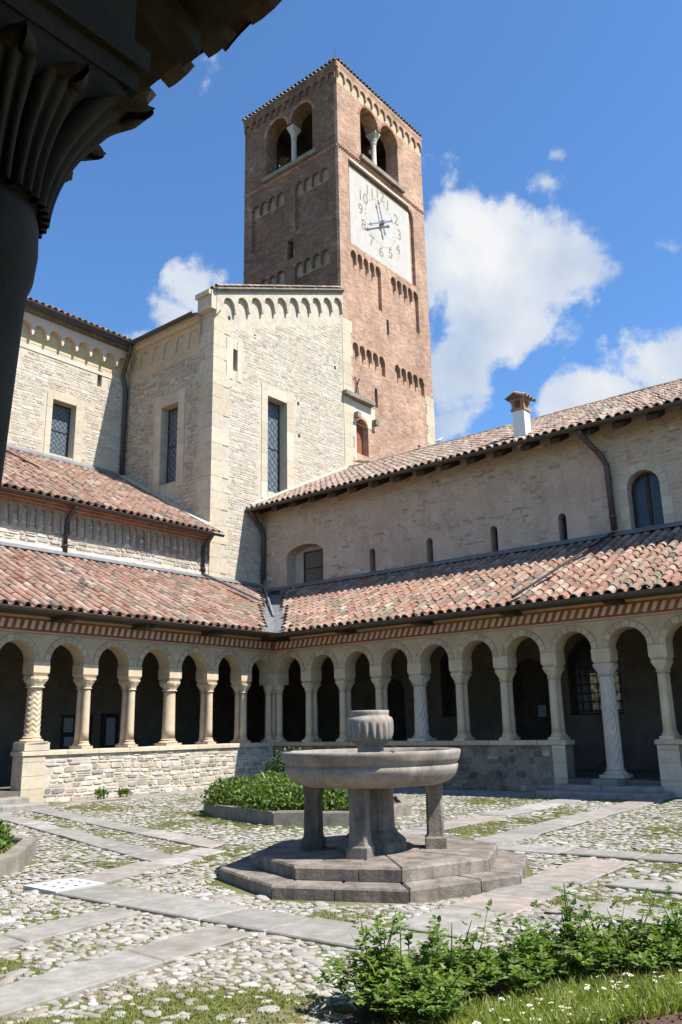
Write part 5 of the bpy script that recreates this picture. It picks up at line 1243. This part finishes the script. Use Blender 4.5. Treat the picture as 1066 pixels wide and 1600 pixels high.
while y < -.1:
    x = .1
    while x < 19.5:
        d = sqrt((x-CAM.x)**2+(y-CAM.y)**2); sp = .076 if d < 6.8 else .088 if d < 9 else .108 if d < 14 else .13
        px, py = x+rngC.uniform(-.03, .03), y+rngC.uniform(-.03, .03); x += sp*rngC.uniform(.8, 1.25)
        if not inframe((px, py, .05), 60) or blocked(px, py): continue
        m = mossy(px, py)+(.5 if lush(px, py) else 0)
        if m > .10 and rngC.random() < min(.75, (m-.10)*2.4): continue
        cob.append((px, py, rngC.uniform(.030, .056)*(1.4 if rngC.random() < .13 else 1)*(1.12 if d > 9 else .84 if d < 6.8 else 1), d))
    y += .064 if y < -15.4 else .073 if y < -13 else .098
cob.sort(key=lambda c: c[3]); cs_ = MB()
for i, (x, y, r, d) in enumerate(cob):
    a = rngC.gauss(.25, .7); sx, sy, sz = r*rngC.uniform(.95, 1.5), r*rngC.uniform(.62, .88), r*rngC.uniform(.20, .36)
    tx, ty = rngC.uniform(-.14, .14), rngC.uniform(-.14, .14); k = rngC.randrange(14); z0 = rngC.uniform(-.003, .003)
    if i < 300: inst('cobble', dmesh[k], ground, (x, y, z0), (tx, ty, a), (sx, sy, sz))
    else:
        vs, fs = domes[k]; ca, sa = cos(a), sin(a)
        if d > 11: vs, fs = vs[8:], [(q, (q+1) % 8, 8+(q+1) % 8, 8+q) for q in range(8)]+[(8+q, 8+(q+1) % 8, 16) for q in range(8)]
        cs_.add([(x+ca*vx*sx-sa*vy*sy, y+sa*vx*sx+ca*vy*sy, z0+vz*sz+tx*vy*sy-ty*vx*sx) for vx, vy, vz in vs], fs)
cs_.build('cobbles', 'cobble_island', ground, True, kind='stuff')
# moss and grass between the stones
gm = MB()
def blade(mb, x, y, z, h, w, rng):
    a = rng.uniform(0, 2*pi); b = rng.uniform(0, 2*pi); l = h*rng.uniform(.2, .8); dx, dy = w*cos(a), w*sin(a); ex, ey = l*cos(b), l*sin(b)
    mb.add([(x-dx, y-dy, z), (x+dx, y+dy, z), (x+ex*.45+dx*.6, y+ey*.45+dy*.6, z+h*.65), (x+ex*.45-dx*.6, y+ey*.45-dy*.6, z+h*.65), (x+ex, y+ey, z+h)], [(0, 1, 2, 3), (3, 2, 4)])
rngG = random.Random(71); placed = 0; tries = 0
while placed < 30000 and tries < 300000:
    tries += 1; x, y = rngG.uniform(1, 18.6), rngG.uniform(-19, -1.1)
    if not inframe((x, y, 0), 10): continue
    d = sqrt((x-CAM.x)**2+(y-CAM.y)**2)
    m = mossy(x, y)
    lu = lush(x, y)
    if not lu and (m < -.05 or rngG.random() > min(1, (m+.08)*1.7)): continue
    if blocked(x, y) and not (x-FXc)**2+(y-FYc)**2 > 1.7**2: continue
    if blocked(x, y): continue
    for _ in range(7 if lu else 3 if d < 12 else 2):
        blade(gm, x+rngG.uniform(-.05, .05), y+rngG.uniform(-.05, .05), .0, rngG.uniform(.008, .022), rngG.uniform(.003, .008), rngG)
    placed += 1
gm.build('moss_grass', 'moss_blade', kind='stuff')

# ================================================================== PLANTS
def leaf(mb, p, d, n, L, w, mi=0):
    """a folded pointed leaf from p along d"""
    s = d.cross(n); s.normalize(); n2 = s.cross(d)
    m1, m2 = p+d*(L*.38), p+d*(L*.72)
    mb.add([p, m1+s*w+n2*(w*.35), m1, m1-s*w+n2*(w*.35), m2+s*w*.72+n2*(w*.2)-n2*L*.03, m2-s*w*.72+n2*(w*.2)-n2*L*.03, p+d*L-n2*L*.10], [(0, 2, 1), (0, 3, 2), (1, 2, 6, 4), (2, 3, 5, 6)], mi)
def rvec(rng):
    a = rng.uniform(0, 2*pi); z = rng.uniform(-1, 1); r = sqrt(1-z*z); return Vector((r*cos(a), r*sin(a), z))
def rose_bush(x, y, w, h, n, label, seed, tall=4, mat='leaf_rose'):
    rng = random.Random(seed); z0 = .03
    t = thing('shrub', (x, y, z0), label, 'shrub', 'leafy bushes in the near bed'); st = MB(); lf = MB()
    for i in range(n):
        a = rng.uniform(0, 2*pi); rr = w*sqrt(rng.random()); bx, by = x+rr*.45*cos(a), y+rr*.45*sin(a)
        hh = h*rng.uniform(.55, 1.0)*(1-.35*(rr/w)**2)
        if i < tall: hh = h*rng.uniform(1.3, 1.95)
        tip = Vector((x+rr*cos(a)*1.1+rng.uniform(-.08, .08), y+rr*sin(a)*1.1+rng.uniform(-.08, .08), z0+hh)); b = Vector((bx, by, z0))
        mid = b.lerp(tip, .5)+Vector((rng.uniform(-.04, .04), rng.uniform(-.04, .04), .05))
        pts = [b, b.lerp(mid, .5), mid, mid.lerp(tip, .5), tip]; st.tube(pts, [.006, .006, .005, .004, .002], 4, cap=False)
        k = int(9+hh*22)
        for j in range(k):
            f = (.18 if i >= tall else .12)+.82*(j+rng.random())/k; q = f*4; i0 = min(3, int(q)); p = pts[i0].lerp(pts[i0+1], q-i0)
            out = rvec(rng); out.z = abs(out.z)*.5+.12; out.normalize()
            if i < tall and f > .6 and rng.random() < .45: continue
            pl = rng.uniform(.05, .10)*(1 if i >= tall or f < .6 else .7); e = p+out*pl
            side = out.cross(Vector((0, 0, 1)));
            if side.length < .1: side = Vector((1, 0, 0))
            side.normalize(); up_ = Vector((rng.uniform(-.3, .3), rng.uniform(-.3, .3), 1)).normalized(); L = rng.uniform(.032, .056)
            leaf(lf, e, out, up_, L, L*.34)
            for s_, f2 in ((1, .55), (-1, .55), (1, .95), (-1, .95)):
                dd = (side*s_+out*.55+Vector((0, 0, rng.uniform(-.2, .25)))).normalized(); leaf(lf, p.lerp(e, f2), dd, up_, L*.85, L*.30)
    st.build('stems', 'stem', t, kind='stuff'); lf.build('foliage', mat, t, kind='stuff'); return t
rose_bush(16.32, -15.95, .34, .29, 36, 'leftmost near bush with tall bare shoots leaning over the cobbles', 1, 9)
rose_bush(16.60, -16.02, .34, .27, 36, 'low dense bush at the bottom edge right of the leftmost bush', 2, 4)
rose_bush(16.55, -15.55, .36, .25, 36, 'dark green bush behind the flagstone corner, second from the left', 3, 6)
rose_bush(16.84, -15.08, .34, .22, 34, 'low bush between the left clump and the broad middle bush', 7, 4)
rose_bush(16.98, -14.72, .36, .29, 44, 'broad middle bush in front of the two slab paths', 4, 6)
rose_bush(17.22, -14.32, .34, .25, 38, 'bush right of the broad middle one, with thin shoots over the slabs', 5, 8)
rose_bush(17.52, -13.88, .36, .27, 40, 'rightmost near bush cut off by the right edge', 6, 7)

def box_shrub(x, y, rx, ry, h, n, label, seed, z0=.17, mat='leaf_box', group='clipped shrubs in the bed behind the fountain'):
    rng = random.Random(seed); t = thing('shrub', (x, y, z0), label, 'shrub', group); lf = MB(); st = MB()
    for k in range(12):
        a = rng.uniform(0, 2*pi); st.tube([(x+.1*cos(a), y+.1*sin(a), z0-.02), (x+rx*.5*cos(a), y+ry*.5*sin(a), z0+h*.5), (x+rx*.8*cos(a), y+ry*.8*sin(a), z0+h*.85)], [.012, .008, .003], 4, cap=False)
    for i in range(n):
        v = rvec(rng); v.z = abs(v.z); r = rng.random()**.33
        bump = 1+.18*mnoise.noise(Vector((v.x*2.2+seed, v.y*2.2, v.z*2.2)))
        p = Vector((x+v.x*rx*r*bump, y+v.y*ry*r*bump, z0+.04+v.z**.75*h*r*bump))
        d = (v*.6+rvec(rng)*.9+Vector((0, 0, .4))).normalized(); L = rng.uniform(.055, .10); leaf(lf, p, d, (v+rvec(rng)*.5).normalized(), L, L*.30)
    st.build('stems', 'stem', t, kind='stuff'); lf.build('foliage', mat, t, kind='stuff'); return t
BLAB = ['leftmost clipped shrub of the bed behind the fountain, nearest its left corner', 'front shrub of the bed behind the fountain, above the kerb corner', 'shrub behind the fountain seen between its left and front pillars', 'shrub at the right end of the bed behind the fountain, hidden by the pedestal', 'back left shrub of the bed behind the fountain, below the sunlit parapet', 'middle shrub of the bed around the striped iris leaves', 'back right shrub of the bed, behind the basin rim']
for k, (x, y, rx, ry, h) in enumerate(((6.55, -7.75, .85, .75, 0.52), (8.1, -8.15, .95, .68, 0.50), (9.05, -7.55, .72, .78, 0.50), (8.75, -6.7, .5, .5, .32), (6.1, -6.3, .85, .8, 0.53), (7.6, -7.0, .95, .8, 0.61), (7.5, -5.7, .8, .7, .46))):
    box_shrub(x, y, rx, ry, h, 3000, BLAB[k], 100+k)
ir = thing('iris_plant', (7.0, -7.3, .17), 'clump of long pale yellow green sword leaves rising above the shrubs', 'plant'); rngI = random.Random(9)
for k in range(13):
    a = rngI.uniform(0, 2*pi); l = rngI.uniform(.6, .85); s = MB(); vs = []; dx, dy = cos(a), sin(a); bend = rngI.uniform(.25, .75)
    for j in range(6):
        t_ = j/5; w_ = .035*(1-t_**2)+.002; p = Vector((7.0+dx*bend*t_*t_*l*.8, -7.3+dy*bend*t_*t_*l*.8, .17+l*(t_-.28*t_*t_*bend))); sd_ = Vector((-dy, dx, 0))*w_; vs += [p-sd_, p+Vector((dx, dy, 0))*-.012, p+sd_]
    s.add(vs, [(3*j, 3*j+1, 3*j+4, 3*j+3) for j in range(5)]+[(3*j+1, 3*j+2, 3*j+5, 3*j+4) for j in range(5)]); s.build('sword_leaf', 'leaf_iris', ir)
dkb = box_shrub(5.6, -5.2, .7, .7, 1.05, 2600, 'dark upright shrub in shade at the court corner behind the bed', 120, mat='leaf_dark', group='shrubs by the corner of the court')
box_shrub(8.45, -14.55, .55, .5, .38, 2800, 'shrub at the left edge beside the left bed kerb', 131, group='shrubs in the left bed')
box_shrub(8.85, -15.4, .7, .7, .42, 2800, 'front shrub of the left bed, mostly outside the picture', 132, group='shrubs in the left bed')
for k, (x, y, h, lab) in enumerate(((.35, -6.85, .20, 'small weed at the foot of the sunlit parapet, left one'), (.3, -6.1, .13, 'tiny weed at the foot of the sunlit parapet, right one'))):
    box_shrub(x, y, .16, .16, h, 120, lab, 140+k, .05, group='weeds at the wall foot')

# grass and daisies of the near bed
rngD = random.Random(81); gr = MB(); n = 0
gz = [(16.62, -16.6), (16.75, -15.9), (16.95, -15.3), (17.2, -14.8), (17.5, -14.35), (17.8, -13.95), (18.15, -14.1), (17.95, -14.6), (17.75, -15.05), (17.52, -15.55), (17.3, -16.2), (17.2, -16.7)]
while n < 13000:
    x, y = rngD.uniform(16.6, 18.4), rngD.uniform(-16.9, -13.7)
    if not in_poly((x, y), gz) or rngD.random() < .35+.9*mnoise.noise(Vector((x*2.2, y*2.2, 4))): continue
    blade(gr, x, y, .03, rngD.uniform(.04, .12), rngD.uniform(.003, .006), rngD); n += 1
n = 0
while n < 1800:
    x, y = rngD.uniform(16.6, 18.4), rngD.uniform(-16.9, -13.7)
    if not in_poly((x, y), gz): continue
    d = rvec(rngD); d.z = abs(d.z)*.6+.15; d.normalize(); L = rngD.uniform(.025, .05); leaf(gr, Vector((x, y, .04+rngD.uniform(0, .03))), d, Vector((0, 0, 1)), L, L*.35); n += 1
gr.build('grass', 'grass_blade', kind='stuff')
dm = MB(); dm.tube([(0, 0, 0), (.004, 0, .05), (0, .003, .095)], .0022, 4, 1, False); npt = 12
for k in range(npt):
    a = 2*pi*k/npt; c_, s_ = cos(a), sin(a); dm.add([(.005*c_, .005*s_, .097), (.017*c_-.0045*s_, .017*s_+.0045*c_, .101), (.0235*c_, .0235*s_, .0985), (.017*c_+.0045*s_, .017*s_-.0045*c_, .101)], [(0, 1, 2, 3)], 0)
dm.lathe([(.008, .097), (.007, .103), (.002, .105)], 8, mi=2); dme = dm.mesh('daisy', ['petal', 'stem', 'pollen'])
n = 0
while n < 120:
    x, y = rngD.uniform(16.7, 18.3), rngD.uniform(-16.3, -13.8)
    if not in_poly((x, y), gz) or mnoise.noise(Vector((x*1.6, y*1.6, 9))) < -.25: continue
    s_ = rngD.uniform(.6, .9)
    o = inst('daisy', dme, None, (x, y, .028), (rngD.uniform(-.25, .25), rngD.uniform(-.35, .1), rngD.uniform(0, 6)), (s_, s_, s_*rngD.uniform(.7, 1.2)))
    tag(o, 'small white daisy standing in the grass of the near bed', 'daisy', 'daisies in the near grass'); n += 1
# crumbs of bark on the bare soil
sb = MB(); n = 0
while n < 2500:
    x, y = rngD.uniform(16.3, 18.6), rngD.uniform(-17, -13.2)
    if not in_poly((x, y), FB): continue
    s_ = rngD.uniform(.006, .022); c = Vector((x, y, .033)); a, b = rvec(rngD)*s_, rvec(rngD)*s_*.6; sb.add([c-a-b, c+a-b, c+a+b, c-a+b+Vector((0, 0, s_))], [(0, 1, 2), (0, 2, 3)]); n += 1
sb.build('bark_chips', 'soil', kind='stuff')

# ================================================================== BIRDS ON THE ROOF
def pigeon(p, az, mat, label):
    t = thing('pigeon', p, label, 'pigeon', 'birds on the monastery roof ridge'); s = MB(); f = Vector((cos(az), sin(az), 0)); P = Vector(p); n = 10; vs = []
    prof = [(-.19, .016, .08), (-.11, .04, .10), (-.04, .07, .12), (.04, .078, .14), (.10, .06, .175), (.12, .04, .215), (.14, .036, .245), (.16, .028, .255), (.19, .005, .245)]
    sd_ = Vector((-f.y, f.x, 0))
    for l, r, z in prof:
        for i in range(n): a = 2*pi*i/n; vs.append(P+f*l+sd_*(r*cos(a))+Vector((0, 0, z+r*sin(a))))
    s.add(vs, [(k*n+i, k*n+(i+1) % n, (k+1)*n+(i+1) % n, (k+1)*n+i) for k in range(len(prof)-1) for i in range(n)]+[tuple(range(n-1, -1, -1)), tuple(range(n*(len(prof)-1), n*len(prof)))]); s.build('body', mat, t, True)
    l_ = MB()
    for q in (-1, 1): l_.tube([P+sd_*.03*q+Vector((0, 0, .08)), P+sd_*.03*q], .008, 5)
    l_.build('legs', 'black_iron', t)
pigeon((-.65, 10.45, EZ2+SM*6.9+.20), 2.4, 'bird_grey', 'dark grey pigeon on the roof ridge in front of the tower brickwork')
pigeon((.43, 10.45, EZ2+SM*6.9+.20), .6, 'bird_white', 'white pigeon on the roof ridge at the foot of the tower edge')
